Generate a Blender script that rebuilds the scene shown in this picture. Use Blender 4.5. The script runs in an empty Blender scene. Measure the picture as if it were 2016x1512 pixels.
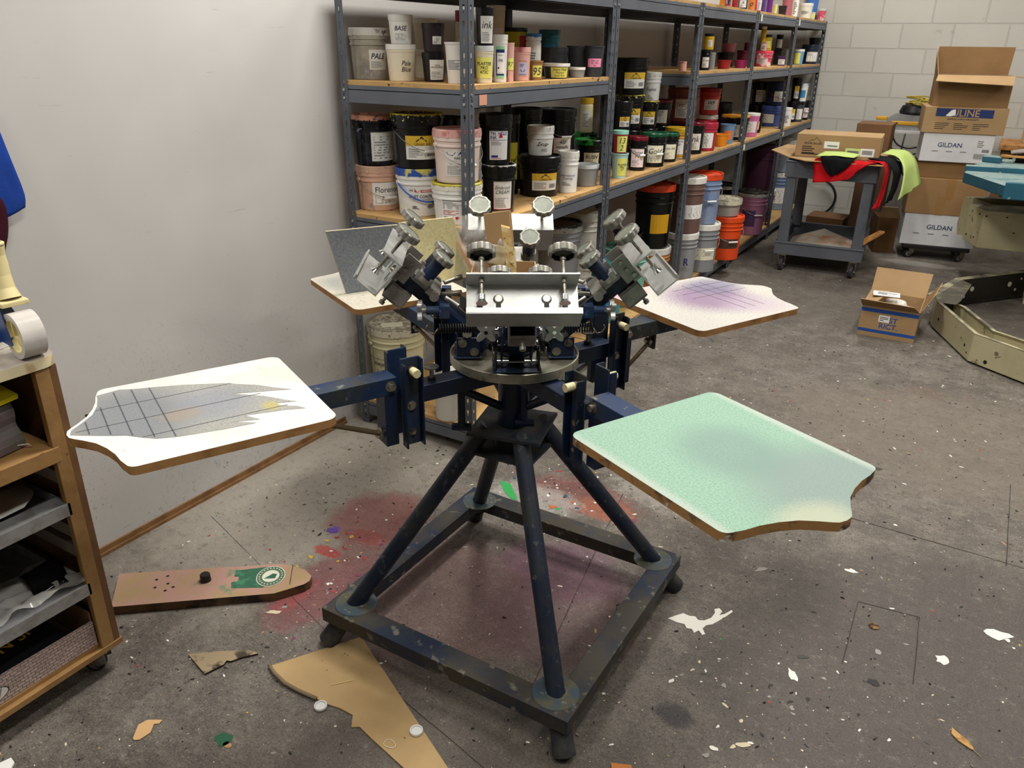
import bpy, math, random
from mathutils import Vector, Matrix, noise
PI=math.pi
S=bpy.context.scene; COL=S.collection
rnd=random.Random(7)
def lin(h):
    if isinstance(h,tuple): return h
    c=[int(h[i:i+2],16)/255 for i in (1,3,5)]
    return tuple((x/12.92 if x<=.04045 else ((x+.055)/1.055)**2.4) for x in c)+(1,)
# ------------------------------------------------------------------ materials
class NT:
    def __init__(s,name):
        s.m=bpy.data.materials.new(name); s.m.use_nodes=True; s.t=s.m.node_tree; s.n=s.t.nodes; s.l=s.t.links
        s.b=s.n['Principled BSDF']
    def nd(s,ty,**k):
        n=s.n.new(ty)
        for a,b in k.items():
            if a[0]=='i': n.inputs[int(a[1:]) if a[1:].isdigit() else a[1:]].default_value=b
            else: setattr(n,a,b)
        return n
    def ln(s,a,b): s.l.new(a,b)
    def coord(s,kind='Object',scale=(1,1,1),loc=(0,0,0)):
        if kind=='World': o=s.nd('ShaderNodeNewGeometry').outputs['Position']
        else: o=s.nd('ShaderNodeTexCoord').outputs[kind]
        mp=s.nd('ShaderNodeMapping'); mp.inputs['Scale'].default_value=scale; mp.inputs['Location'].default_value=loc
        s.ln(o,mp.inputs['Vector']); return mp.outputs[0]
    def noise(s,co,scale,detail=4,rough=.6,dist=0):
        n=s.nd('ShaderNodeTexNoise'); n.inputs['Scale'].default_value=scale; n.inputs['Detail'].default_value=detail
        n.inputs['Roughness'].default_value=rough; n.inputs['Distortion'].default_value=dist
        s.ln(co,n.inputs['Vector']); return n.outputs['Fac']
    def ramp(s,f,lo,hi,a=0,b=1):
        r=s.nd('ShaderNodeMapRange'); r.inputs[1].default_value=lo; r.inputs[2].default_value=hi; r.inputs[3].default_value=a; r.inputs[4].default_value=b
        s.ln(f,r.inputs[0]); return r.outputs[0]
    def mix(s,f,a,b,mode='MIX'):
        m=s.nd('ShaderNodeMix',data_type='RGBA',blend_type=mode)
        for i,v in ((0,f),(6,a),(7,b)):
            if hasattr(v,'is_linked') or hasattr(v,'links'): s.ln(v,m.inputs[i])
            elif i==0: m.inputs[0].default_value=v
            else: m.inputs[i].default_value=lin(v)
        return m.outputs[2]
    def math(s,op,a,b=0):
        m=s.nd('ShaderNodeMath',operation=op)
        for i,v in ((0,a),(1,b)):
            if hasattr(v,'links'): s.ln(v,m.inputs[i])
            else: m.inputs[i].default_value=v
        return m.outputs[0]
    def bump(s,h,st=.3,d=.002):
        b=s.nd('ShaderNodeBump'); b.inputs['Strength'].default_value=st; b.inputs['Distance'].default_value=d
        s.ln(h,b.inputs['Height']); s.ln(b.outputs[0],s.b.inputs['Normal'])
    def fin(s,c,rough=.5,metal=0,spec=.5,trans=0,alpha=1,coat=0,ior=1.45):
        if hasattr(c,'links'): s.ln(c,s.b.inputs['Base Color'])
        else: s.b.inputs['Base Color'].default_value=lin(c)
        if hasattr(rough,'links'): s.ln(rough,s.b.inputs['Roughness'])
        else: s.b.inputs['Roughness'].default_value=rough
        s.b.inputs['Metallic'].default_value=metal; s.b.inputs['Specular IOR Level'].default_value=spec
        s.b.inputs['Transmission Weight'].default_value=trans; s.b.inputs['Alpha'].default_value=alpha
        s.b.inputs['Coat Weight'].default_value=coat; s.b.inputs['IOR'].default_value=ior
        return s.m
MC={}
def mat(c,rough=.5,metal=0,c2=None,sc=12,lo=.45,hi=.6,kind='Object',bump=0,name=None,spec=.5,c3=None,sc3=60,lo3=.62,hi3=.68,det=5,**kw):
    key=(c,rough,metal,c2,sc,lo,hi,kind,bump,spec,c3,sc3,lo3,hi3,tuple(kw.items()))
    if key in MC: return MC[key]
    t=NT(name or 'material'); co=None; col=c
    if c2 or c3 or bump: co=t.coord(kind)
    if c2: col=t.mix(t.ramp(t.noise(co,sc,det),lo,hi),c,c2)
    if c3: col=t.mix(t.ramp(t.noise(co,sc3,3),lo3,hi3),col,c3)
    if bump: t.bump(t.noise(co,bump,6),.35,.002)
    MC[key]=t.fin(col,rough,metal,spec,**kw); return MC[key]
def smear(c,c2,thr=.7,sc=9,amp=.5,rough=.35,c3=None):
    """base plastic whose upper rim is coated with dried paint (object-space height, noisy edge)"""
    key=('smear',c,c2,thr,sc,amp,rough,c3)
    if key in MC: return MC[key]
    t=NT('paint_smeared_plastic'); g=t.coord('Generated'); o=t.coord('Object')
    sp=t.nd('ShaderNodeSeparateXYZ'); t.ln(g,sp.inputs[0])
    n=t.noise(o,sc*6,4,.7)
    v=t.math('ADD',sp.outputs[2],t.math('MULTIPLY',t.math('SUBTRACT',n,.5),amp*2))
    col=t.mix(t.ramp(v,thr,thr+.04),c,c2)
    if c3: col=t.mix(t.ramp(t.noise(o,sc*9,3),.6,.64),col,c3)
    t.bump(n,.4,.002)
    MC[key]=t.fin(col,rough); return MC[key]
blue=mat('#091d3a',.42,0,'#11161d',9,.44,.66,c3='#5b5f66',sc3=26,lo3=.68,hi3=.73,name='worn_blue_paint',bump=90)
bluedirty=mat('#0e2a4c',.6,0,'#33352f',7,.42,.62,c3='#77766f',sc3=26,lo3=.63,hi3=.72,name='dusty_blue_paint',bump=60)
blueleg=mat('#0a1a31',.5,0,'#262a2b',8,.40,.62,c3='#4b4d4b',sc3=45,lo3=.60,hi3=.72,name='grimy_blue_paint',bump=60)
black=mat('#101012',.45,name='black_plastic')
blackm=mat('#17181a',.5,.3,name='black_metal')
alu=mat('#b4b5b2',.42,.55,'#a4a5a1',30,.4,.7,name='aluminium')
alud=mat('#9d9b94',.42,.7,'#7c7971',22,.4,.7,name='dull_cast_metal')
steel=mat('#a39f93',.35,.9,'#6c675c',40,.45,.65,name='steel')
chrome=mat('#d6d6d3',.16,1,name='bright_steel')
discm=mat('#a09d8c',.38,.6,'#6a675b',14,.4,.7,c3='#383630',sc3=20,lo3=.6,hi3=.75,name='grimy_plate_metal')
nylon=mat('#ddd2a6',.4,name='yellowed_nylon')
mdf=mat('#a17848',.75,0,'#7d5227',18,.45,.7,name='fibreboard_edge',bump=80)
card=mat('#ab8c64',.8,0,'#a0825b',5,.35,.65,name='cardboard')
cardin=mat('#8f6d45',.85,0,'#80603c',5,.35,.65,name='cardboard_inside')
carddk=mat('#7d5a38',.85,name='dark_cardboard')
white=mat('#e9e8e4',.5,name='white')
paper=mat('#eeeee9',.6,name='paper')
shelfm=mat('#5b6069',.5,.15,'#666b74',6,.4,.7,c3='#8e9297',sc3=35,lo3=.7,hi3=.74,name='grey_rack_paint')
postm=mat('#50555d',.5,.2,'#5f646c',6,.4,.7,name='grey_post_paint')
ply=mat('#bd9862',.7,0,'#8a6b44',7,.5,.75,c3='#3e3225',sc3=38,lo3=.64,hi3=.68,name='particle_board',bump=60)
ink=mat('#16161a',.6,name='black_print')
# ------------------------------------------------------------------ mesh builder
class MB:
    def __init__(s,M=None): s.v=[];s.f=[];s.mi=[];s.sm=[];s.mats=[];s.M=M or Matrix()
    def mi_(s,m):
        if m not in s.mats: s.mats.append(m)
        return s.mats.index(m)
    def add(s,vs,fs,m,smooth=False,M=None):
        o=len(s.v); T=s.M@M if M is not None else s.M
        s.v+= [T@Vector(p) for p in vs]; k=s.mi_(m)
        for f in fs: s.f.append([i+o for i in f]); s.mi.append(k); s.sm.append(smooth)
        return s
    def box(s,c,d,m,M=None,rz=0):
        x,y,z=d[0]/2,d[1]/2,d[2]/2
        vs=[(-x,-y,-z),(x,-y,-z),(x,y,-z),(-x,y,-z),(-x,-y,z),(x,-y,z),(x,y,z),(-x,y,z)]
        T=Matrix.Translation(c)@Matrix.Rotation(rz,4,'Z')
        if M is not None: T=M@T
        return s.add(vs,[(3,2,1,0),(4,5,6,7),(0,1,5,4),(1,2,6,5),(2,3,7,6),(3,0,4,7)],m,M=T)
    def b2(s,a,b,m,M=None):   # box from min corner to max corner
        return s.box([(a[i]+b[i])/2 for i in range(3)],[abs(b[i]-a[i]) for i in range(3)],m,M)
    def cyl(s,a,b,r,m,r2=None,n=16,caps=True,M=None,mc=None):
        a=Vector(a);b=Vector(b);d=b-a;r2=r if r2 is None else r2
        q=d.to_track_quat('Z','Y').to_matrix().to_4x4(); T=Matrix.Translation(a)@q
        if M is not None: T=M@T
        L=d.length
        vs=[(r*math.cos(2*PI*i/n),r*math.sin(2*PI*i/n),0) for i in range(n)]+[(r2*math.cos(2*PI*i/n),r2*math.sin(2*PI*i/n),L) for i in range(n)]
        s.add(vs,[(i,(i+1)%n,n+(i+1)%n,n+i) for i in range(n)],m,True,T)
        if caps:
            s.add(vs[:n],[tuple(range(n))[::-1]],mc or m,False,T); s.add(vs[n:],[tuple(range(n))],mc or m,False,T)
        return s
    def lathe(s,pr,m,n=24,c=(0,0,0),M=None,ms=None,cap0=True,cap1=False,sm=False):
        T=Matrix.Translation(c)
        if M is not None: T=M@T
        for k in range(len(pr)-1):
            (r0,z0),(r1,z1)=pr[k],pr[k+1]
            mm=ms[k] if ms else m
            if r1<1e-6 or r0<1e-6:
                rr,zz=(r0,z0) if r1<1e-6 else (r1,z1)
                vs=[(rr*math.cos(2*PI*i/n),rr*math.sin(2*PI*i/n),zz) for i in range(n)]
                ap=(0,0,z1 if r1<1e-6 else z0)
                s.add(vs+[ap],[(i,(i+1)%n,n) for i in range(n)],mm,False,T)
            else:
                vs=[(r0*math.cos(2*PI*i/n),r0*math.sin(2*PI*i/n),z0) for i in range(n)]+[(r1*math.cos(2*PI*i/n),r1*math.sin(2*PI*i/n),z1) for i in range(n)]
                s.add(vs,[(i,(i+1)%n,n+(i+1)%n,n+i) for i in range(n)],mm,True,T)
        return s
    def prism(s,ol,z0,z1,m,ms=None,mb=None,M=None):
        n=len(ol); a=[(x,y,z0) for x,y in ol]; b=[(x,y,z1) for x,y in ol]
        s.add(b,[tuple(range(n))],m,False,M); s.add(a,[tuple(range(n))[::-1]],mb or ms or m,False,M)
        s.add(a+b,[(i,(i+1)%n,n+(i+1)%n,n+i) for i in range(n)],ms or m,False,M); return s
    def tube(s,pts,r,m,n=8,M=None,closed=False):
        P=[Vector(p) for p in pts]; N=len(P); vs=[]; up=None
        for i in range(N):
            t=(P[(i+1)%N]-P[i-1]) if closed else (P[min(i+1,N-1)]-P[max(i-1,0)])
            t.normalize()
            if up is None: up=t.orthogonal().normalized()
            up=(up-t*up.dot(t)); up=up.normalized() if up.length>1e-6 else t.orthogonal().normalized()
            w=t.cross(up)
            for k in range(n):
                a=2*PI*k/n; vs.append(P[i]+up*(r*math.cos(a))+w*(r*math.sin(a)))
        fs=[]
        for i in range(N if closed else N-1):
            j=(i+1)%N
            for k in range(n): fs.append((i*n+k,i*n+(k+1)%n,j*n+(k+1)%n,j*n+k))
        if not closed: fs.append(tuple(range(n))[::-1]); fs.append(tuple((N-1)*n+k for k in range(n)))
        return s.add(vs,fs,m,True,M)
    def mesh(s,name):
        me=bpy.data.meshes.new(name); me.from_pydata([tuple(v) for v in s.v],[],s.f)
        for m in s.mats: me.materials.append(m)
        me.polygons.foreach_set('material_index',s.mi); me.polygons.foreach_set('use_smooth',s.sm); me.update()
        return me
    def build(s,name,parent=None,loc=None,rot=None,bevel=0,label=None,**tagkw):
        o=bpy.data.objects.new(name,s.mesh(name)); COL.objects.link(o)
        if parent is not None: o.parent=parent
        if loc is not None: o.location=loc
        if rot is not None: o.rotation_euler=rot
        if bevel:
            b=o.modifiers.new('bevel','BEVEL'); b.width=bevel; b.segments=2; b.limit_method='ANGLE'; b.angle_limit=.9
        if label: o['label']=label
        if tagkw: tag(o,label,**tagkw)
        return o
def tag(o,label=None,cat=None,group=None,kind=None):
    if label: o['label']=label
    if cat: o['category']=cat
    if group: o['group']=group
    if kind: o['kind']=kind
    return o
def thing(name,label,cat,loc=(0,0,0),rz=0,group=None):
    o=bpy.data.objects.new(name,None); COL.objects.link(o); o.location=loc; o.rotation_euler=(0,0,rz); o.empty_display_size=.05
    return tag(o,label,cat,group)
def copy_tree(o,parent=None):
    c=o.copy(); COL.objects.link(c)
    if parent is not None: c.parent=parent
    for ch in list(o.children): copy_tree(ch,c)
    return c
# ------------------------------------------------------------------ lettering
GC={}
def glyph(txt,shear=0.0):
    k=(txt,shear)
    if k in GC: return GC[k]
    cu=bpy.data.curves.new('t','FONT'); cu.body=txt; cu.align_x='CENTER'; cu.align_y='CENTER'; cu.resolution_u=3; cu.shear=shear; cu.space_line=.9; cu.offset=.012 if txt.isupper() else 0.0
    ob=bpy.data.objects.new('t',cu); COL.objects.link(ob)
    dg=bpy.context.evaluated_depsgraph_get(); me=ob.evaluated_get(dg).to_mesh()
    vs=[(v.co.x,v.co.y) for v in me.vertices]; fs=[tuple(p.vertices) for p in me.polygons]
    ob.evaluated_get(dg).to_mesh_clear(); bpy.data.objects.remove(ob); bpy.data.curves.remove(cu)
    if vs:
        xs=[v[0] for v in vs]; ys=[v[1] for v in vs]; cx=(min(xs)+max(xs))/2; cy=(min(ys)+max(ys))/2
        vs=[(x-cx,y-cy) for x,y in vs]; w=max(xs)-min(xs); h=max(ys)-min(ys)
    else: w=h=1
    GC[k]=(vs,fs,w,h); return GC[k]
def put_text(mb,surf,txt,x,y,w,h,m,off=.0009,shear=0,rot=0):
    vs,fs,gw,gh=glyph(txt,shear); k=min(w/gw,h/gh); c,s_=math.cos(rot),math.sin(rot)
    mb.add([surf(x+k*(a*c-b*s_),y+k*(a*s_+b*c),off) for a,b in vs],fs,m)
def put_rect(mb,surf,x0,y0,x1,y1,m,off=.0005,seg=1):
    vs=[];fs=[]
    for i in range(seg+1):
        x=x0+(x1-x0)*i/seg; vs+= [surf(x,y0,off),surf(x,y1,off)]
    for i in range(seg): fs.append((2*i,2*i+2,2*i+3,2*i+1))
    mb.add(vs,fs,m)
def put_poly(mb,surf,pts,m,off=.0007):
    mb.add([surf(x,y,off) for x,y in pts],[tuple(range(len(pts)))],m)
def put_lines(mb,surf,x0,y0,x1,y1,n,m,seed=0,off=.0008,th=.45):
    r=random.Random(seed); dy=(y1-y0)/n
    for i in range(n):
        y=y1-dy*(i+.5); xe=x0+(x1-x0)*r.uniform(.45,1)
        put_rect(mb,surf,x0,y-dy*th/2,xe,y+dy*th/2,m,off,3)
def flat_surf(o,ux,uy):
    o=Vector(o);ux=Vector(ux).normalized();uy=Vector(uy).normalized();n=ux.cross(uy)
    return lambda x,y,off=0:o+ux*x+uy*y+n*off
# ------------------------------------------------------------------ camera
cam=bpy.data.cameras.new('camera'); camo=bpy.data.objects.new('camera',cam); COL.objects.link(camo); S.camera=camo
yaw,pitch,roll=.5345,.4083,.0135
F_=Vector((-math.sin(yaw)*math.cos(pitch),math.cos(yaw)*math.cos(pitch),-math.sin(pitch)))
R_=Vector((math.cos(yaw),math.sin(yaw),0)); U_=R_.cross(F_)
R2=R_*math.cos(roll)+U_*math.sin(roll); U2=U_*math.cos(roll)-R_*math.sin(roll)
Mc=Matrix((R2,U2,-F_)).transposed().to_4x4(); Mc.translation=(0,0,1.605); camo.matrix_world=Mc
cam.sensor_width=36; cam.lens=1545.9/2016*36; cam.clip_start=.02
LP=[82,50,60,58,48,34,42]; EXPO=0.0
# ------------------------------------------------------------------ room
WX=-2.31; WY=8.65; RX=3.6; BY=-3.4; HZ=3.5
def drywall():
    t=NT('drywall_paint'); w=t.coord('World'); c=t.mix(t.ramp(t.noise(w,1.3,3),.35,.7),'#bbb9b6','#c4c2bf')
    sp=t.nd('ShaderNodeSeparateXYZ'); t.ln(w,sp.inputs[0]); z=sp.outputs[2]
    low=t.ramp(z,.85,.15,0,1)
    n=t.noise(t.coord('World',(1,1,.8)),85,4,.7,1.2)
    msk=t.math('MULTIPLY',t.ramp(n,.59,.62),t.math('MULTIPLY',low,t.ramp(t.noise(w,2.5,3),.38,.62)))
    c=t.mix(t.math('MULTIPLY',msk,.8),c,'#6d675e')
    n2=t.noise(t.coord('World',(1,.25,3)),26,3); c=t.mix(t.math('MULTIPLY',t.ramp(n2,.7,.73),.35),c,'#8f8a83')
    t.bump(t.noise(w,130,3),.12,.001); return t.fin(c,.55)
MB().b2((WX-.1,BY,0),(WX,WY+.1,HZ),drywall()).build('wall_left',kind='structure')
def blockwall():
    t=NT('painted_block_wall'); mt=t.coord('World')
    sp=t.nd('ShaderNodeSeparateXYZ'); t.ln(mt,sp.inputs[0]); cb=t.nd('ShaderNodeCombineXYZ')
    Bh=.2143
    x=t.math('ADD',sp.outputs[0],1.407+.02+Bh*20); z=t.math('ADD',sp.outputs[2],-(1.823-Bh*8)+Bh*10-.0)
    t.ln(x,cb.inputs[0]); t.ln(z,cb.inputs[1])
    br=t.nd('ShaderNodeTexBrick'); t.ln(cb.outputs[0],br.inputs['Vector'])
    for k,v in (('Scale',1),('Mortar Size',.006),('Mortar Smooth',.25),('Brick Width',Bh*2),('Row Height',Bh)): br.inputs[k].default_value=v
    br.offset=.45; br.inputs['Color1'].default_value=lin('#bfbdb4'); br.inputs['Color2'].default_value=lin('#b9b7ae'); br.inputs['Mortar'].default_value=lin('#b4b2aa')
    n=t.noise(mt,2.2,4); c=t.mix(t.math('MULTIPLY',t.ramp(n,.4,.7),.4),br.outputs['Color'],'#c6c4bc')
    sm=t.math('MULTIPLY',t.ramp(t.noise(mt,3.1,2),.66,.70),t.ramp(t.noise(mt,22,4),.5,.6)); c=t.mix(t.math('MULTIPLY',sm,.6),c,'#77706a')
    h=t.math('SUBTRACT',t.math('MULTIPLY',t.noise(mt,90,5,.7),.12),br.outputs['Fac']); t.bump(h,1,.006)
    return t.fin(c,.6)
MB().b2((WX-.1,WY,0),(RX+.1,WY+.1,HZ),blockwall()).build('wall_back',kind='structure')
wallp=mat('#8f8c87',.7,name='wall_paint')
MB().b2((RX,BY,0),(RX+.1,WY,HZ),wallp).build('wall_right',kind='structure')
MB().b2((WX-.1,BY-.1,0),(RX+.1,BY,HZ),wallp).build('wall_front',kind='structure')
MB().b2((WX-.1,BY-.1,HZ),(RX+.1,WY+.1,HZ+.1),mat('#8d8b87',.8,name='ceiling_paint')).build('ceiling',kind='structure')
wt=MB(); tm=mat('#85613c',.6,0,'#6a4a2c',14,.45,.65,name='stained_trim_wood')
wt.b2((WX,BY,.0),(WX+.014,2.40,.012),tm); wt.b2((WX,BY,.012),(WX+.007,2.40,.030),tm)
wt.build('baseboard_left',kind='structure')
def floorm():
    t=NT('stained_shaded_concrete'); w=t.coord('World')
    n1=t.noise(w,1.1,5,.6); n2=t.noise(w,7,6,.75); n3=t.noise(w,55,5,.75); n4=t.noise(w,190,5,.8)
    c=t.mix(t.ramp(n1,.35,.68),'#6e675f','#58514a')
    c=t.mix(t.ramp(n2,.46,.74),c,'#807a70'); c=t.mix(t.math('MULTIPLY',t.ramp(n2,.50,.30),.55),c,'#4a4540')
    c=t.mix(t.math('MULTIPLY',t.ramp(n3,.48,.36),.6),c,'#45403a'); c=t.mix(t.math('MULTIPLY',t.ramp(n3,.58,.70),.5),c,'#a29c90')
    c=t.mix(t.math('MULTIPLY',t.ramp(n4,.55,.68),.45),c,'#b0aa9e'); c=t.mix(t.math('MULTIPLY',t.ramp(n4,.46,.36),.65),c,'#2a2623')
    def blob(x,y,rx,ry,col,amt,nsc,c,lo=.25):
        mp=t.coord('World',(1/rx,1/ry,0),(-x/rx,-y/ry,0)); ln_=t.nd('ShaderNodeVectorMath',operation='LENGTH'); t.ln(mp,ln_.inputs[0])
        f=t.math('ADD',t.ramp(ln_.outputs['Value'],1.15,lo,0,1),t.math('MULTIPLY',t.math('SUBTRACT',t.noise(w,nsc,5,.7),.5),.9))
        return t.mix(t.math('MULTIPLY',t.ramp(f,.3,.62),amt),c,col)
    c=blob(-2.0,1.9,.55,1.1,'#a09a8e',.75,5,c)  # pale back-left floor, with the next blob: brighter light painted into the colour
    c=blob(-1.9,3.0,.5,.9,'#8f8a80',.5,5,c)
    c=blob(.4,1.9,1.1,1.1,'#4a4440',.7,3,c); c=blob(-.4,.9,1.2,.7,'#554e47',.6,4,c)  # darker right foreground: weaker light and dirt both painted into the colour
    c=blob(.2,3.7,1.2,.75,'#756c60',.6,4,c); c=blob(-.6,5.6,1.5,.7,'#5d564e',.5,3,c)
    c=blob(-1.66,1.86,.22,.26,'#86504e',.75,9,c); c=blob(-1.56,1.46,.16,.30,'#7b4548',.7,11,c); c=blob(-1.2,1.6,.45,.45,'#6d4b4c',.5,7,c)
    c=blob(-.95,1.95,.28,.2,'#6f4460',.55,9,c); c=blob(-.85,1.75,.35,.3,'#5d3f45',.55,8,c)
    c=blob(-1.62,1.75,.1,.05,'#94403f',.5,40,c); c=blob(-1.60,1.38,.05,.12,'#9c4244',.5,40,c); c=blob(-1.68,1.61,.075,.035,'#a8302f',.75,46,c)
    c=blob(-1.75,1.72,.03,.03,'#6c4aa0',.8,60,c); c=blob(-1.10,2.40,.3,.16,'#7a3d3b',.55,16,c); c=blob(-.98,2.36,.16,.1,'#a8603f',.45,46,c)
    c=blob(-1.25,2.30,.25,.12,'#b9b6b0',.5,30,c); c=blob(-.8,2.62,.35,.2,'#a8a49a',.5,26,c); c=blob(-.05,4.24,.12,.1,'#6b5a4c',.5,18,c)
    c=blob(-.41,1.55,.07,.05,'#23242c',.7,20,c); c=blob(-.38,7.1,.35,.12,'#9a968e',.5,16,c)
    n5=t.noise(w,26,6,.8); c=t.mix(t.math('MULTIPLY',t.ramp(n5,.47,.33),.55),c,'#48423c'); c=t.mix(t.math('MULTIPLY',t.ramp(n5,.56,.72),.35),c,'#a8a297')
    c=t.mix(t.math('MULTIPLY',t.ramp(n4,.45,.36),.6),c,'#2f2a26'); c=t.mix(t.math('MULTIPLY',t.ramp(n4,.58,.68),.3),c,'#b3ada2')
    r=t.ramp(n2,.3,.7,.5,.68)
    t.bump(t.math('ADD',t.math('MULTIPLY',n3,.7),n4),.35,.0025)
    return t.fin(c,r,spec=.4)
fl=MB(); FM=floorm()
fl.b2((WX-.1,BY-.1,-.1),(RX+.1,WY+.1,0),FM)
def fblob(x,y,r,m,seed,st=1,ang=0,jag=.5,z=.0007,n=9):
    q=random.Random(seed); pts=[]
    for i in range(n):
        a=2*PI*i/n; rr=r*(1+q.uniform(-jag,jag)); u,v=rr*st*math.cos(a),rr*math.sin(a)
        pts.append((x+u*math.cos(ang)-v*math.sin(ang),y+u*math.sin(ang)+v*math.cos(ang),z))
    fl.add(pts,[tuple(range(n))],m)
PS={k:mat(v,.6,name='dried_paint') for k,v in dict(w='#e4e1d6',c='#cfc3a2',g='#8f8c86',k='#1d1b1a',b='#3d3a37',r='#a23a35',p='#7a3357',v='#5d4596',gr='#2f9a4e',dg='#1f5a3e',y='#c9a63a',o='#b5623a',bl='#2e4a66',tan='#a98a5c').items()}
q=random.Random(11)
i=0
while i<7500:
    y=q.uniform(.55,1)**1*0+ .5+ (q.random()**1.6)*6.6; x=q.uniform(-2.25,1.4+y*.28)
    if x< -2.2: continue
    i+=1
    col=q.choices(['w','c','g','k','b','tan','r','y','gr','bl'],[20,9,22,26,22,5,2.2,.8,.7,1])[0]
    r=.0007+.0022*q.random()**4; r*=(1+.16*y)
    if col in 'wc' and q.random()<.006: r*=2.6
    fblob(x,y,r,PS[col],i,1+q.random()*1.8,q.uniform(0,PI),.35,n=7)
for (cx,cy,sx,sy,n,cols) in ((-1.15,2.38,.3,.2,150,['w','r','g','o','w','gr','k','bl','p','w']),(-1.62,1.6,.16,.28,70,['r','r','w','y','p']),(-.8,2.66,.25,.16,90,['w','w','c','g','y']),(-1.85,1.1,.25,.25,60,['w','g','k']),(-.2,1.75,.3,.25,70,['w','c','g','k']),(-1.9,2.1,.2,.4,80,['k','b','g','w'])):
    for j in range(n): 
        i+=1; fblob(q.gauss(cx,sx*.6),q.gauss(cy,sy*.6),.0015+.006*q.random()**3,PS[q.choice(cols)],i,1+q.random(),q.uniform(0,PI),.4,z=.0009,n=8)
# larger named splashes
def splash(pts,m,z=.0012): fl.add([(x,y,z) for x,y in pts],[tuple(range(len(pts)))],m)
splash([(-.560,1.900),(-.545,1.925),(-.528,1.948),(-.508,1.946),(-.492,1.953),(-.478,1.942),(-.462,1.950),(-.448,1.972),(-.445,2.0),(-.452,2.018),(-.440,2.030),(-.428,2.020),(-.430,1.998),(-.418,2.012),(-.405,2.042),(-.399,2.036),(-.412,2.0),(-.428,1.962),(-.436,1.945),(-.450,1.932),(-.455,1.912),(-.440,1.892),(-.447,1.884),(-.462,1.898),(-.470,1.880),(-.482,1.893),(-.496,1.888),(-.508,1.902),(-.530,1.898)],PS['w'])
splash([(-1.43,2.33),(-1.38,2.33),(-1.32,2.27),(-1.29,2.235),(-1.33,2.24),(-1.38,2.275)],PS['gr'])
for x,y,r,c_,st,a in ((.31,2.353,.022,'w',1.6,.3),(.335,2.34,.008,'w',1,0),(.176,2.147,.017,'w',1.2,1),(-1.348,.884,.020,'dg',1.2,.5),(-1.325,.876,.008,'tan',1.3,0),(-1.751,1.713,.016,'v',1.2,.8),(-.33,2.76,.006,'w',1.5,0),(-.46,1.66,.006,'w',1.6,1.2),(-.6,1.52,.005,'w',1,0),(.02,1.95,.013,'k',1.3,.2),(-.17,1.95,.01,'b',1.5,.4),(-1.75,.93,.004,'r',1,0),(-1.16,2.27,.012,'o',1.3,.2),(-1.43,1.5,.003,'y',1,0),(-.75,2.2,.012,'dg',1.3,.4),(-1.60,1.29,.009,'c',2.4,.5),(-.23,1.55,.007,'c',2.6,.6),(-.25,1.53,.005,'c',2,1.2),(-.215,1.565,.004,'w',2,.2),(-.29,1.50,.006,'w',2,.2),(-.3,1.47,.006,'g',1.6,.9),(-.18,1.86,.011,'w',2.0,2.2),(-.12,2.45,.012,'w',1.6,.1),(-.03,2.83,.006,'w',1.3,0),(-.38,2.3,.010,'g',2.4,.9),(-.15,3.25,.012,'b',1.6,.3),(-.75,3.1,.014,'w',2.6,.4),(-.95,2.75,.02,'w',1.6,.8)):
    fblob(x,y,r,PS[c_],int(abs(x*y)*1e5),st,a,.3,z=.0013,n=11)
crk=mat('#3a3530',.9,name='floor_joint')
def fline(a,b,w=.004):
    a=Vector(a+(.0010,));b=Vector(b+(.0010,));d=(b-a);n=max(2,int(d.length/.06));p=Vector((-d.y,d.x,0)).normalized();v=[];f=[]
    for k in range(n+1):
        o=rnd.uniform(-.35,.35)*w; c=a+d*k/n+p*o; ww=w*rnd.uniform(.25,.6); v+=[c-p*ww,c+p*ww]
    for k in range(n): f.append((2*k,2*k+2,2*k+3,2*k+1))
    fl.add(v,f,crk)
fline((-.35,2.80),(1.6,2.74)); fline((.325,2.76),(.33,3.4),.003); fline((-2.2,1.55),(-1.25,1.265),.0014); fline((-.77,1.40),(-.97,2.5),.003)
fline((-.074,2.294),(.099,2.316),.003); fline((.099,2.316),(.113,2.0),.003); fline((-.074,2.294),(-.07,1.98),.003); fline((-1.25,1.265),(-.6,1.12),.0025)
for j in range(3600):
    y=.5+q.random()**1.5*3.6; x=q.uniform(-2.2,1.0); L=.002+.006*q.random()**2; w_=.0004+.0007*q.random(); a=q.uniform(0,PI); dx,dy=L*math.cos(a),L*math.sin(a); ex,ey=-w_*math.sin(a),w_*math.cos(a); b=q.uniform(-.4,.4)*L
    mx,my=x-math.sin(a)*b,y+math.cos(a)*b
    fl.add([(x-dx,y-dy,.0015),(mx-ex,my-ey,.0015),(x+dx,y+dy,.0015),(mx+ex,my+ey,.0015)],[(0,1,2,3)],PS[q.choice('kkkbbtgc' if False else ['k','k','k','b','b','tan','g'])])
fl.build('floor',kind='structure')
# loose crumbs of lint and dried ink
cr=MB(); cms=[mat(c,.9,name='crumb') for c in ('#1b1815','#2e2620','#3d352c','#8b8577')]
for j in range(700):
    y=.5+q.random()**1.5*4.2; x=q.uniform(-2.2,1.0)
    L=.003+.009*q.random()**2; a=q.uniform(0,PI); m=q.choice(cms)
    cr.box((x,y,.0022),(L,.0016+.002*q.random(),.0022),m,M=None,rz=a)
cr.build('floor_debris',label='tiny dark crumbs of lint and dried ink strewn over the concrete floor',cat='debris',kind='stuff')
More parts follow.
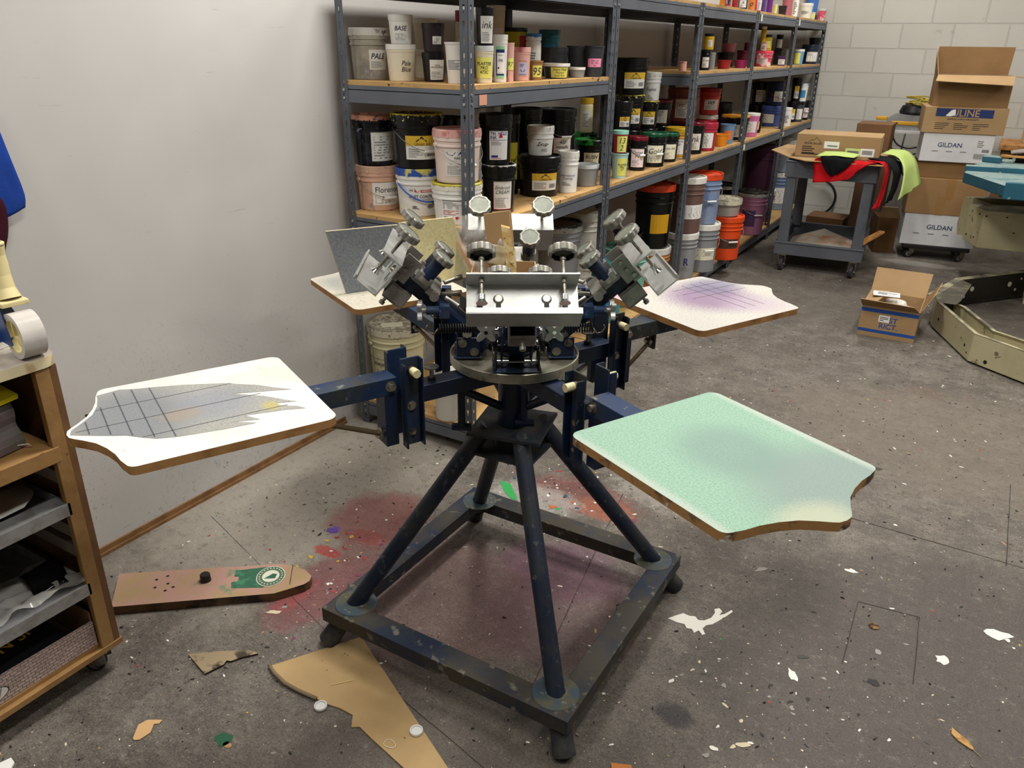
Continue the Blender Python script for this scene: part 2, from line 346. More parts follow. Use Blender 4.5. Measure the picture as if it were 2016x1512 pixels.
# ------------------------------------------------------------------ lights
def area(loc,sx,sy,p,col=(1,.962,.905),rot=(0,0,0)):
    l=bpy.data.lights.new('ceiling_lamp','AREA'); l.shape='RECTANGLE'; l.size=sx; l.size_y=sy; l.energy=p; l.color=col
    o=bpy.data.objects.new('ceiling_lamp',l); COL.objects.link(o); o.location=loc; o.rotation_euler=rot; return o
area((-1.35,2.5,3.42),.3,1.25,LP[0]); area((.2,.6,3.42),.3,1.25,LP[1]); area((.2,4.6,3.42),.3,1.25,LP[2]); area((-.9,6.9,3.42),.3,1.25,LP[3]); area((2.2,2.8,3.42),.3,1.25,LP[4]); area((-1.7,-.6,3.42),.3,1.25,LP[5]); area((2.0,6.6,3.42),.3,1.25,LP[6])
w=bpy.data.worlds.new('world'); S.world=w; w.use_nodes=True; w.node_tree.nodes['Background'].inputs[0].default_value=(.5,.5,.5,1); w.node_tree.nodes['Background'].inputs[1].default_value=.2
S.view_settings.view_transform='Standard'; S.view_settings.look='None'; S.view_settings.gamma=1; S.view_settings.exposure=EXPO; S.view_settings.use_curve_mapping=False
GROUPS=['tubs on the upper shelf of the nearest rack', 'pails on the lower shelf of the nearest rack', 'pails and tubs on the lower shelf of the second rack', 'pails and tubs on the lower shelf of the third rack', 'pails and tubs on the lower shelf of the fourth rack', 'pails and tubs on the lower shelf of the farthest rack', 'tubs on the upper shelf of the far racks', 'tubs on the top shelf', 'five gallon buckets on the bottom shelves']
TUBS=[
('P', -2.211, 2.6, 1.47, 0.0802, 0.1872, 'cloud', 'white', [('white', 'PALE', 25, 0.4, 0.5)], 'pail', 0, 'translucent pail of cloudy beige liquid with white lid, first on the upper shelf', 0),
('T', -2.025, 2.56, 1.47, 0.0579, 0.13, 'cream', 'white', [('none', 'Pale\nBlue', 20, 0.55, 0.4)], 'tub', 0, 'cream tub with handwriting and white lid under a small printed tub', 0),
('T', -2.023, 2.561, 1.601, 0.0464, 0.1004, 'white', 'white', [('white', 'BASE', 0, 0.549, 0.8400000000000001)], 'tub', 0, 'small white tub with printed label on top of the handwritten cream tub', 0),
('T', -2.139, 2.86, 1.47, 0.0529, 0.1111, 'cream', 'white', [], 'tub', 0, 'plain cream tub behind the dark tubs, lower of two', 0),
('T', -2.134, 2.863, 1.5821, 0.0501, 0.1151, 'cream', 'white', [('white', 'INK', 20, 0.61, 0.672)], 'tub', 0, 'dusty cream tub with narrow label, upper of the pair behind the dark tubs', 0),
('T', -1.916, 2.62, 1.47, 0.0462, 0.1029, 'black', 'black', [('white', 'TOTAL\nINK SOLUTIONS', 18, 0.549, 0.8400000000000001)], 'tub', 0, 'black ink tub with cream printed label under the purple-black tub', 0),
('T', -1.916, 2.62, 1.5739, 0.0437, 0.1001, 'plum', 'plum', [('white', 'Lt.', 22, 0.366, 0.336)], 'tub', 0, 'purple-black tub with small handwritten white label, on top of black ink tub', 0),
('O', -1.756, 2.56, 1.47, 0.0554, 0.1396, 'white', '', [('lines', '', -20, 0.6, 0.3)], 'tub', 0, 'open white tub right behind the front corner post', 0),
('J', -1.939, 2.86, 1.47, 0.035, 0.2557, 'cream', 'red', [('white', '', 0, 0.61, 0.56)], 'bottle', 0, 'tall cream bottle with red cap behind the corner post', 0),
('T', -1.711, 2.655, 1.47, 0.0358, 0.1288, 'cream', 'clear', [('note', 'PLASTER\nPRO\n473C', 0, 0.8, 0.68), ('none', '', 0, 0.1, 0.1)], 'tub', 0, 'cream tub with large yellow note about plaster, right of the corner post', 0),
('T', -1.708, 2.657, 1.5998, 0.0351, 0.1264, 'black', 'black', [('white', 'ink', 15, 0.61, 0.88)], 'tub', 0, 'black tub in shiny film with white label, above the tub with yellow note', 0),
('T', -1.705, 2.759, 1.47, 0.029, 0.1679, 'white', 'white', [('greek', 'GREEK\nYOGURT', 0, 0.5, 0.8)], 'tub', 0, 'tall white yogurt tub with navy band beside the large yellow note', 0),
('O', -1.69, 2.811, 1.47, 0.0147, 0.1406, 'pink', '', [('note', '97', 0, 0.793, 0.336)], 'cup', 0, 'slim pink cup with small yellow tag beside the yogurt tub', 0),
('T', -1.712, 2.934, 1.47, 0.0365, 0.1246, 'pink', 'pink', [('lilac', 'bowl & basket', 8, 0.45, 0.6)], 'tub', 0, 'pale pink tub with lilac label and bowl drawing', 0),
('O', -1.705, 3.041, 1.47, 0.0291, 0.0748, 'kraft', '', [('note', '95', 12, 0.61, 0.672)], 'cup', 0, 'small brown paper cup with yellow note', 0),
('T', -1.735, 3.276, 1.47, 0.0596, 0.0613, 'smoke', 'white', [('note', 'Heavy Metal\nPlastisol\nGold Shim', 18, 0.61, 0.8400000000000001)], 'tub', 0, 'low black deli tub with white lid and yellow note', 0),
('T', -1.713, 3.435, 1.47, 0.0377, 0.0433, 'smokec', 'white', [], 'tub', 0, 'small clear grey tub with white lid beside the low black tub', 0),
('O', -1.796, 3.615, 1.47, 0.06, 0.1327, 'smokeg', '', [], 'bucket', 0, 'large open dark grey translucent bucket at the end of the upper shelf', 0),
('O', -1.693, 3.566, 1.47, 0.0469, 0.1336, 'smoke', '', [('pinknote', 'Sale Lot\nDo Not\nThin', 5, 0.65, 0.3)], 'bucket', 0, 'dark grey open bucket with pink sticky note by the second post', 0),
('J', -1.861, 3.291, 1.47, 0.0349, 0.1791, 'white', 'splashblue', [('lines', '', 0, 0.5, 0.6)], 'tub', 0, 'white tub with blue paint dripping over its rim', 0),
('T', -1.862, 3.489, 1.47, 0.0659, 0.1247, 'smoke', 'smoke', [], 'tub', 0, 'dark grey wrapped deli tub behind the low black tub', 0),
('J', -1.916, 3.301, 1.47, 0.0205, 0.171, 'red', 'red', [], 'jar', 0, 'small red jar behind the pink tub', 0),
('T', -2.096, 3.504, 1.47, 0.0706, 0.207, 'yelsmear', 'black', [], 'tub', 0, 'dark tub with yellow smears behind the yogurt tub', 0),
('T', -1.957, 3.616, 1.47, 0.0514, 0.2012, 'teal', 'teal', [('blue', '925', 0, 0.5, 0.6)], 'tub', 0, 'teal translucent tub with blue label at the back of the upper shelf', 0),
('T', -2.11, 3.374, 1.47, 0.0439, 0.2966, 'cream', 'white', [('white', '', 0, 0.85, 0.56)], 'tub', 0, 'tall cream tub with label at the back, under the top shelf', 0),
('P', -2.203, 2.6, 0.961, 0.0918, 0.1818, 'peach', 'peach', [('white', 'Florence', 25, 0.61, 0.672)], 'pail', 1, 'peach pail with grey smears and handwritten label, first on the lower shelf', 1),
('P', -2.211, 2.595, 1.1438, 0.0877, 0.1943, 'blackpeach', 'splashpeach', [('white', '', 35, 0.61, 0.784)], 'pail', 1, 'black wrapped pail with peach paint on its rim, on the first peach pail', 0),
('P', -1.993, 2.6, 0.961, 0.0932, 0.1879, 'whitep', 'blue', [('dust', 'DUST CONTROL', 12, 0.55, 0.7)], 'pail', 1, 'white joint compound pail with blue rim and blue handle', 'blue'),
('P', -1.991, 2.601, 1.1499, 0.1052, 0.2052, 'blackp', 'splashyel', [('union', 'Union Ink', 10, 0.549, 0.56)], 'pail', 1, 'black pail with yellow and white label, on the white pail with the blue handle', 1),
('P', -1.776, 2.56, 0.961, 0.0992, 0.1555, 'whitep', 'splashyelw', [('haz', '', -5, 0.5, 0.7)], 'pail', 1, 'white pail with yellow drips and a black and red label behind the corner post', 0),
('P', -1.774, 2.562, 1.1175, 0.0933, 0.1951, 'pinkw', 'pink', [('jay', 'INKS', 0, 0.45, 0.65)], 'pail', 1, 'pinkish white pail with printed label and lid smudged red, behind the corner post', 1),
('P', -1.747, 2.823, 0.961, 0.0718, 0.1943, 'blackp', 'splashgr', [('pinkb', 'Embroid\nCREAM', 15, 0.488, 0.784)], 'pail', 1, 'black pail with pink-edged label and handwriting, right of the corner post', 0),
('P', -1.759, 2.816, 1.1563, 0.068, 0.1948, 'blackp', 'black', [('tri', 'TRIANGLE\nINK', 12, 0.5, 0.75)], 'pail', 1, 'tall black pail with white label and red triangle mark', 0),
('P', -1.931, 3.217, 0.961, 0.045, 0.3558, 'blackp', 'black', [('yell', 'INK', 10, 0.61, 0.56)], 'pail', 1, 'black pail with yellow label tucked behind the red triangle label pail', 0),
('P', -1.807, 3.273, 0.961, 0.1014, 0.1794, 'blackp', 'black', [('union', 'Union Ink', 20, 0.549, 0.56)], 'pail', 1, 'wide black pail with yellow and white label under the small white pail', 0),
('P', -1.805, 3.274, 1.1414, 0.0624, 0.1282, 'whitep', 'white', [('scrib', 'Exup', 12, 0.45, 0.7)], 'pail', 1, 'small white pail with black scribble, standing on a wide black pail', 0),
('P', -1.726, 3.41, 0.961, 0.0505, 0.1898, 'whitep', 'white', [('text', 'International\nCoatings', 0, 0.6, 0.3)], 'pail', 1, 'slim white pail with blue lettering beside the clear tub', 0),
('P', -2.051, 3.897, 0.961, 0.105, 0.3368, 'blackp', 'black', [('pinkb', '420\nmetallic', 22, 0.427, 0.392)], 'pail', 2, 'tall black stacked pail with pink-edged label and paper tag behind the small white pail', 1),
('T', -1.741, 3.638, 0.961, 0.0657, 0.1033, 'smokec', 'clear', [], 'tub', 1, 'round clear tub with grey contents by the second post', 0),
('P', -1.974, 4.156, 0.961, 0.0887, 0.1636, 'blackp', 'splashgreen', [('cream', 'RUSH', 10, 0.427, 0.56)], 'pail', 2, 'black pail with bright green paint on its rim and a cream label', 0),
('P', -2.139, 4.426, 0.961, 0.0732, 0.1675, 'blackp', 'splashgreen', [], 'pail', 2, 'black pail with green lid half hidden behind another green rimmed pail', 0),
('J', -2.135, 4.429, 1.1295, 0.0391, 0.1919, 'whitey', 'yellow', [('white', '', 0, 0.549, 0.672)], 'bottle', 2, 'yellow topped bottle with white label at the back of the lower shelf', 0),
('O', -1.703, 3.963, 0.961, 0.0456, 0.1263, 'mint', '', [('note', 'PLASTER\nPRO\nC7', 22, 0.549, 0.784)], 'tub', 2, 'pale mint tub with yellow note just right of the second post', 0),
('T', -1.706, 3.962, 1.0883, 0.041, 0.1129, 'redmint', 'clearmint', [('note', '13\n2', 18, 0.61, 0.88)], 'tub', 2, 'red and mint printed tub with yellow note, on the pale mint tub', 0),
('P', -1.735, 4.283, 0.961, 0.0542, 0.183, 'blackp', 'splashred', [('pinkw', 'Cerise\nPV', 0, 0.61, 0.7280000000000001)], 'pail', 2, 'black pail with dark red rim and pinkish white label', 1),
('P', -1.722, 4.487, 0.961, 0.075, 0.1881, 'blackp', 'splashdg', [('cream', 'Gold', 12, 0.549, 0.672)], 'pail', 2, 'black pail with dark green rim and scribbled cream label', 1),
('P', -1.732, 4.736, 0.961, 0.07, 0.1689, 'blackp', 'splashdg', [('cream', 'Union Ink', 12, 0.61, 0.7280000000000001)], 'pail', 2, 'black pail with cream label between dark green rim pail and yellow pail', 0),
('P', -1.771, 5.028, 0.961, 0.085, 0.174, 'amber', 'yellow', [('int', 'International\nCoatings', -8, 0.61, 0.784)], 'pail', 2, 'amber pail with yellow painted lid and white label by the third post', 0),
('P', -1.919, 4.407, 1.137, 0.08, 0.1808, 'blackp', 'black', [('union', 'INK', 32, 0.366, 0.392)], 'pail', 2, 'plain black pail with small corner label right of the second post', 0),
('P', -1.971, 4.69, 1.14, 0.085, 0.1976, 'blackp', 'splashyel', [('union', 'Union Ink', 18, 0.488, 0.56)], 'pail', 2, 'black pail with yellow dripped rim below the tall black bucket', 0),
('P', -1.983, 4.683, 1.3386, 0.11, 0.2025, 'blackp', 'black', [('union', 'Union Ink', 22, 0.549, 0.56)], 'bucket', 2, 'tall black bucket with yellow and white label, highest in the second rack', 0),
('P', -1.92, 4.847, 1.137, 0.07, 0.1613, 'blackp', 'splashyel', [('union', 'Union Ink', 12, 0.488, 0.6160000000000001)], 'pail', 2, 'black pail with yellow drips under the small white scripted pail', 0),
('P', -1.907, 4.855, 1.2993, 0.056, 0.162, 'whitep', 'white', [('text', 'Explus', 0, 0.45, 0.5)], 'pail', 2, 'small white pail with blue script and black stroke, beside the tall black bucket', 0),
('P', -1.923, 5.072, 1.137, 0.075, 0.1567, 'blackp', 'splashred', [('white', 'BRICK\nRED', 0, 0.61, 0.7280000000000001)], 'pail', 2, 'black pail with red rim and white label reading brick', 0),
('P', -1.946, 5.678, 0.961, 0.12, 0.16, 'blackp', 'splashred', [], 'pail', 2, 'black pail with dark red lid under the terracotta pail', 0),
('P', -1.98, 5.658, 1.122, 0.11, 0.2163, 'terra', 'terra', [('white', '', 10, 0.549, 0.7280000000000001)], 'pail', 2, 'terracotta coloured pail with raised handle and white label', 'up'),
('P', -1.729, 5.21, 0.961, 0.07, 0.1966, 'blackp', 'splashred', [('white', 'Ink', 10, 0.488, 0.672)], 'pail', 3, 'narrow black pail with white label just right of the third post', 0),
('P', -1.721, 5.424, 0.961, 0.08, 0.1819, 'crimson', 'crimson', [('white', '', 8, 0.549, 0.7280000000000001)], 'pail', 3, 'crimson pail with white label beside the small orange tub', 0),
('O', -1.706, 5.729, 0.961, 0.0591, 0.0814, 'orange', '', [], 'tub', 3, 'small bright orange open tub at the shelf edge', 0),
('O', -1.713, 5.91, 0.961, 0.055, 0.1344, 'bluecup', 'orange', [('orange', '', 12, 0.5, 0.5)], 'cup', 3, 'blue and orange printed cup behind the small orange tub', 0),
('P', -1.76, 6.248, 0.961, 0.1043, 0.175, 'blackp', 'splashorange', [('white', '', 12, 0.488, 0.672)], 'pail', 3, 'black pail with orange dripped rim and white label', 0),
('P', -1.946, 6.139, 0.961, 0.08, 0.1739, 'redp', 'white', [], 'pail', 3, 'red pail with whitish lid behind the crimson pail', 0),
('P', -1.942, 6.141, 1.1359, 0.08, 0.1886, 'coral', 'red', [('white', 'WF', 14, 0.61, 0.5040000000000001)], 'pail', 3, 'bright red pail with handwritten label, right of the terracotta pail', 0),
('P', -1.986, 6.622, 0.961, 0.09, 0.2366, 'blackp', 'black', [], 'pail', 3, 'plain black pail in the shadow behind the orange rimmed pail', 0),
('T', -1.717, 6.518, 0.961, 0.07, 0.1749, 'magpink', 'white', [('white', '', 5, 0.61, 0.56)], 'tub', 4, 'pink pail with white lid and label beside the fourth post', 0),
('P', -1.776, 6.853, 0.961, 0.07, 0.1526, 'blackp', 'black', [('note', '', 0, 0.61, 0.56)], 'pail', 4, 'small black pail with yellow label beside the pink pail', 0),
('P', -1.806, 7.547, 0.961, 0.1, 0.1738, 'bluep', 'bluep', [('white', '', -30, 0.61, 0.56)], 'pail', 4, 'blue pail under the navy pail', 0),
('P', -1.794, 7.554, 1.1358, 0.095, 0.1961, 'navy', 'navy', [('white', '', 30, 0.549, 0.56)], 'pail', 4, 'navy pail stacked on the blue pail', 1),
('P', -1.971, 7.615, 0.961, 0.085, 0.17, 'blackp', 'black', [], 'pail', 4, 'black pail under another black pail with a white label', 0),
('P', -1.952, 7.626, 1.132, 0.08, 0.1933, 'blackp', 'black', [('white', '', 15, 0.61, 0.672)], 'pail', 4, 'black pail with tilted white label left of the navy pail', 1),
('J', -1.686, 7.609, 0.961, 0.04, 0.1581, 'white', 'white', [('lines', '', 0, 0.5, 0.6)], 'bottle', 5, 'small white bottle at the start of the farthest rack', 0),
('P', -1.756, 8.101, 0.961, 0.05, 0.1827, 'blackp', 'black', [('union', '', 5, 0.488, 0.672)], 'pail', 5, 'black pail with yellow label, lower of two in the farthest rack', 0),
('P', -1.743, 8.109, 1.1447, 0.048, 0.2058, 'blackp', 'black', [('union', '', 5, 0.366, 0.672)], 'pail', 5, 'black pail with yellow label, upper of two in the farthest rack', 0),
('P', -1.706, 8.151, 0.961, 0.05, 0.1825, 'smokep', 'black', [('white', '', 5, 0.61, 0.672)], 'pail', 5, 'dark grey pail with white label in the farthest rack', 0),
('T', -1.693, 8.159, 1.1445, 0.044, 0.1573, 'white', 'bluesm', [('blue', '', 0, 0.5, 0.5)], 'tub', 5, 'blue and white wrapped tub on the dark grey pail', 0),
('P', -1.716, 8.423, 0.961, 0.06, 0.1781, 'blackp', 'black', [('pinkw', '', 15, 0.549, 0.672)], 'pail', 5, 'black pail with pinkish label, last on the lower shelf', 1),
('J', -1.779, 5.02, 1.468, 0.0233, 0.0527, 'pink', 'pink', [], 'jar', 6, 'small pink jar at the left end of the upper shelf in the third rack', 0),
('J', -1.728, 5.285, 1.468, 0.0323, 0.1201, 'black', 'black', [('white', 'O mid', 8, 0.549, 0.672)], 'jar', 6, 'black jar with white label under the yellow jar', 0),
('J', -1.717, 5.291, 1.5891, 0.032, 0.0931, 'yellow', 'black', [('white', '', 15, 0.366, 0.56)], 'jar', 6, 'yellow jar with black ring mark on top of the black jar', 0),
('J', -1.79, 5.612, 1.468, 0.0239, 0.1039, 'smokec', 'smokec', [], 'jar', 6, 'clear grey jar behind the black jar', 0),
('O', -1.734, 5.715, 1.468, 0.0483, 0.0563, 'red', '', [], 'bowl', 6, 'round red open bowl tub on the upper shelf', 0),
('T', -1.956, 6.483, 1.468, 0.0704, 0.1002, 'black', 'black', [], 'tub', 6, 'black deli tub behind the red bowl', 0),
('T', -1.945, 6.489, 1.5692, 0.0544, 0.0639, 'pinkc', 'pinkc', [], 'tub', 6, 'clear pinkish tub on top of the black deli tub', 0),
('O', -1.733, 6.115, 1.468, 0.0476, 0.053, 'magenta', '', [], 'tub', 6, 'open magenta tub beside the fourth post', 0),
('T', -1.9, 6.759, 1.468, 0.0545, 0.1159, 'maroon', 'maroon', [], 'tub', 6, 'dark magenta deli tub behind the open magenta tub', 0),
('J', -1.881, 6.77, 1.5849, 0.026, 0.0548, 'maroon', 'maroon', [], 'bottle', 6, 'slim magenta bottle on the dark magenta tub', 0),
('P', -1.758, 6.814, 1.468, 0.0724, 0.1141, 'pinksplat', 'hotpink', [('pinkw', '', 0, 0.488, 0.56)], 'pail', 6, 'splattered hot pink pail right of the fourth post', 0),
('J', -1.758, 6.784, 1.5831, 0.0259, 0.0615, 'pinkw', 'pink', [('none', 'G', 0, 0.5, 0.5)], 'cup', 6, 'small pink cup with lettering on the splattered pink pail', 0),
('J', -1.758, 6.844, 1.5831, 0.0461, 0.1166, 'yellowd', 'black', [('note', '', 15, 0.488, 0.56)], 'jar', 6, 'yellow jar with black lid on the splattered pink pail', 0),
('J', -1.767, 6.779, 1.6456, 0.0198, 0.1111, 'yellow', 'white', [], 'cup', 6, 'slim yellow cup, topmost above the splattered pink pail', 0),
('B', -1.882, 7.782, 1.468, 0.0364, 0.1255, 'black', 'black', [], 'jar', 6, 'black box jar behind the purple jar', 0),
('J', -1.88, 7.783, 1.5945, 0.0317, 0.1192, 'black', 'black', [('white', '', 0, 0.61, 0.784)], 'jar', 6, 'black jar with white label above the black box jar', 0),
('B', -1.709, 7.225, 1.468, 0.0337, 0.076, 'purple', 'purple', [('white', '', 10, 0.549, 0.672)], 'jar', 6, 'purple jar with white label on the upper shelf', 0),
('J', -1.808, 7.81, 1.468, 0.0227, 0.1223, 'smokec', 'smokec', [], 'jar', 6, 'clear grey jar behind the purple jar', 0),
('T', -1.732, 7.945, 1.468, 0.0459, 0.1278, 'lblue', 'white', [('note', '', -25, 0.61, 0.88)], 'tub', 6, 'light blue tub with yellow tag in the farthest rack', 0),
('P', -1.736, 8.425, 1.468, 0.08, 0.1682, 'navyd', 'navyd', [('white', '', 22, 0.61, 0.672)], 'pail', 6, 'dark navy pail with white label in the farthest rack', 0),
('T', -1.708, 8.441, 1.6372, 0.06, 0.0608, 'black', 'black', [], 'tub', 6, 'black tub on top of the dark navy pail', 0),
('J', -1.692, 5.394, 1.842, 0.0159, 0.0744, 'orange', 'orange', [], 'tub', 7, 'orange tub right of the dark funnel on the top shelf', 0),
('T', -1.7, 5.541, 1.842, 0.0244, 0.0876, 'redblue', 'white', [('lilac', '', 5, 0.5, 0.5)], 'tub', 7, 'red and blue printed tub on the top shelf', 0),
('J', -1.696, 5.684, 1.842, 0.02, 0.0895, 'red', 'red', [], 'jar', 7, 'red jar between the printed tub and the black jar on the top shelf', 0),
('J', -1.708, 5.907, 1.842, 0.0328, 0.0884, 'black', 'black', [('white', 'A', 0, 0.61, 0.672)], 'jar', 7, 'black jar with white label on the top shelf', 0),
('T', -1.7, 6.093, 1.842, 0.0248, 0.095, 'orange2', 'orange2', [('none', 'o', 0, 0.5, 0.5)], 'tub', 7, 'orange tub with dark marks on the top shelf', 0),
('T', -1.701, 6.269, 1.842, 0.0254, 0.1006, 'hotpink', 'hotpink', [('white', '', 25, 0.61, 0.784)], 'tub', 7, 'hot pink tub with white edge text on the top shelf', 0),
('J', -1.692, 6.389, 1.842, 0.0166, 0.1464, 'violet', 'violet', [], 'bottle', 7, 'slim violet bottle on the top shelf', 0),
('J', -1.698, 6.573, 1.842, 0.0227, 0.1563, 'purple2', 'purple2', [], 'bottle', 7, 'purple bottle beside the slim violet bottle', 0),
('O', -1.695, 6.726, 1.842, 0.0193, 0.0682, 'whitey', '', [('note', '', 0, 0.61, 0.784)], 'cup', 7, 'cream cup with yellow note on the top shelf', 0),
('O', -1.71, 7.03, 1.842, 0.0342, 0.0698, 'plum', '', [], 'cup', 7, 'dark purple cup with pink rim on the top shelf', 0),
('T', -1.703, 7.422, 1.842, 0.0274, 0.158, 'white', 'white', [('lines', '', 0, 0.5, 0.8)], 'tub', 7, 'tall white printed tub on the top shelf', 0),
('T', -1.736, 7.977, 1.842, 0.06, 0.1283, 'whiteg', 'white', [('lines', '', 0, 0.6, 0.3)], 'tub', 7, 'white tub with blue text and green smears on the top shelf', 0),
('T', -1.826, 8.625, 1.842, 0.06, 0.2355, 'bluesky', 'bluesky', [], 'tub', 7, 'sky blue tub behind the white tub with green smears', 0),
('O', -1.703, 8.123, 1.842, 0.0275, 0.0616, 'cream', '', [('note', '', 0, 0.61, 0.56)], 'cup', 7, 'small cream cup near the end of the top shelf', 0),
('T', -1.717, 8.577, 1.842, 0.0409, 0.1077, 'pinksplat', 'clear', [], 'tub', 7, 'pink tub with red smears, last on the top shelf', 0),
('T', -1.855, 7.79, 1.842, 0.049, 0.1697, 'pinkc', 'clear', [], 'tub', 7, 'clear pink tub behind the dark purple cup', 0),
('P5', -2.18, 2.64, 0.126, 0.1323, 0.3224, 'cream5', 'splashdirty', [('texty', 'inwjen\nink', -50, 0.55, 0.4)], 'bucket', 8, 'big cream bucket with grubby lid and paper square, nearest on the bottom shelf', 1),
('P5', -1.788, 2.501, 0.126, 0.0717, 0.2377, 'whited', 'white', [], 'bucket', 8, 'smaller grubby white bucket behind the press column', 0),
('P5', -1.894, 3.59, 0.126, 0.128, 0.36, 'whited', 'white', [('blue', '', 0, 0.5, 0.4)], 'bucket', 8, 'pale bucket under the paint-spattered grey bucket', 0),
('P5', -1.863, 3.608, 0.487, 0.12, 0.284, 'greyp', 'splashgrey', [], 'bucket', 8, 'grey bucket with spattered black and white lid behind the print heads', 0),
('P5', -1.851, 3.803, 0.126, 0.085, 0.36, 'whited', 'white', [('blue', '', 0, 0.5, 0.4)], 'bucket', 8, 'pale slim bucket under the white ribbed bucket behind the print heads', 0),
('P5', -1.823, 3.819, 0.487, 0.1, 0.3074, 'whited', 'white', [], 'bucket', 8, 'white ribbed bucket behind the print heads, right of the spattered one', 0),
('P5', -1.801, 4.075, 0.126, 0.115, 0.35, 'tealb', 'tealb', [('blue', '', 0, 0.5, 0.4)], 'bucket', 8, 'teal blue bucket partly hidden by the right print head', 0),
('P5', -1.831, 4.432, 0.126, 0.145, 0.355, 'mintb', 'mintb', [], 'bucket', 8, 'mint green bucket right of the second post', 0),
('P5', -1.824, 4.862, 0.126, 0.128, 0.2769, 'peachb', 'white', [], 'bucket', 8, 'orange streaked bucket under the big black bucket', 0),
('P5', -1.828, 4.859, 0.4039, 0.128, 0.4008, 'blackp', 'orange', [('yelw', '', 25, 0.45, 0.4)], 'bucket', 8, 'big black bucket with orange lid and torn yellow label', 0),
('O', -1.822, 4.437, 0.482, 0.09, 0.09, 'blackp', 'green', [], 'bucket', 8, 'dark bucket with bright green rim behind the right screen clamp', 0),
('P5', -1.742, 5.218, 0.126, 0.112, 0.3161, 'greyp', 'white', [('text', 'R', 25, 0.45, 0.3)], 'bucket', 8, 'grey bucket with white lid and blue letters by the third post', 0),
('P5', -1.734, 5.223, 0.4431, 0.115, 0.3703, 'brownp', 'white', [('white', '', 35, 0.61, 0.336)], 'bucket', 8, 'brown bucket on the grey bucket by the third post', 0),
('P5', -1.683, 5.472, 0.126, 0.122, 0.3424, 'greyb', 'white', [('cream', '', 0, 0.85, 0.336)], 'bucket', 8, 'grey bucket with torn cream label under the blue bucket', 1),
('P5', -1.701, 5.462, 0.4694, 0.122, 0.3418, 'bluegrey', 'orange', [], 'bucket', 8, 'blue-grey bucket with orange lid, upper of its stack', 1),
('P5', -1.642, 5.916, 0.126, 0.128, 0.3259, 'orangep', 'orangep', [('brown', '', 20, 0.55, 0.3)], 'bucket', 8, 'bright orange bucket with torn label at the shelf edge', 1),
('P5', -1.665, 5.902, 0.4529, 0.122, 0.1262, 'dirtyw', 'splashdirty', [], 'bucket', 8, 'short white bucket nested on the bright orange bucket', 0),
('P5', -1.715, 6.896, 0.126, 0.128, 0.3625, 'pinkp', 'splashgrey', [('pur', '', -8, 0.4, 0.5)], 'bucket', 8, 'pink bucket with smeared print right of the orange bucket', 1),
('P5', -1.811, 7.505, 0.126, 0.145, 0.2825, 'purpp', 'white', [], 'bucket', 8, 'purple bucket with white rim under the big maroon drum', 0),
('P5', -1.817, 7.501, 0.4095, 0.16, 0.3875, 'maroonp', 'maroonp', [], 'bucket', 8, 'big maroon drum stacked high on the bottom shelf', 0),
('P5', -2.026, 6.975, 0.126, 0.12, 0.3855, 'blackp', 'splashgrey', [], 'bucket', 8, 'black bucket with smeared lid in shadow behind the orange bucket', 0),
('P5', -1.806, 8.192, 0.126, 0.14, 0.36, 'bluegrey', 'white', [('white', '', 10, 0.61, 0.56)], 'bucket', 8, 'blue-grey bucket behind the cart, lower of two', 0),
('P5', -1.761, 8.219, 0.487, 0.12, 0.3024, 'clearg', 'white', [], 'bucket', 8, 'clear grey bucket behind the cart, upper of two', 0),
('P', -1.926, 4.403, 0.961, 0.08, 0.175, 'blackp', 'black', [], 'pail', 2, 'black pail in shadow under the plain black pail with the small corner label', 0),
('P', -1.971, 4.686, 0.961, 0.085, 0.175, 'blackp', 'black', [], 'pail', 2, 'black pail in shadow under the yellow rimmed pail of the second rack', 0),
('P', -1.916, 4.849, 0.961, 0.07, 0.175, 'blackp', 'black', [], 'pail', 2, 'black pail in shadow behind the dark green rimmed pail', 0),
('P', -1.921, 5.074, 0.961, 0.075, 0.175, 'blackp', 'black', [], 'pail', 2, 'black pail in shadow under the pail with the brick label', 0),
('P', -2.037, 2.86, 0.961, 0.085, 0.36, 'blackp', 'black', [], 'pail', 1, 'black pail deep on the lower shelf behind the corner post pails', 0),
('P', -1.963, 3.42, 0.961, 0.075, 0.37, 'blackp', 'black', [], 'pail', 1, 'black pail deep on the lower shelf behind the small scribbled white pail', 0),
]# ------------------------------------------------------------------ racks
XS=-1.6457; DEP=.60
def post_mesh(sx,sy,H):
    """slotted angle post; corner at origin, flanges run towards sx (x) and sy (y)"""
    mb=MB(); W=.036; T=.0022; P_=.0508; sl=.009; sh=.026
    for ax in (0,1):
        def bx(a0,a1,z0,z1):
            if ax==0: mb.b2((min(0,0)+sx*a0,0,z0),(sx*a1,sy*T,z1),postm)
            else: mb.b2((0,sy*a0,z0),(sx*T,sy*a1,z1),postm)
        c=W*.52
        bx(0,c-sl/2,0,H); bx(c+sl/2,W,0,H)
        z=0
        k=0
        while z<H:
            z1=min(H,z+P_-sh); bx(c-sl/2,c+sl/2,z,z1)
            bx(c-sl/2,c-sl/2+.0028,z1,min(H,z1+sh*.42)); bx(c+sl/2-.0028,c+sl/2,z1,min(H,z1+sh*.42))
            z+=P_
    return mb.mesh('post')
PM={(sx,sy):post_mesh(sx,sy,1.84) for sx in (-1,1) for sy in (-1,1)}
riv=mat('#b9bbbd',.3,.9,name='rivet_metal')
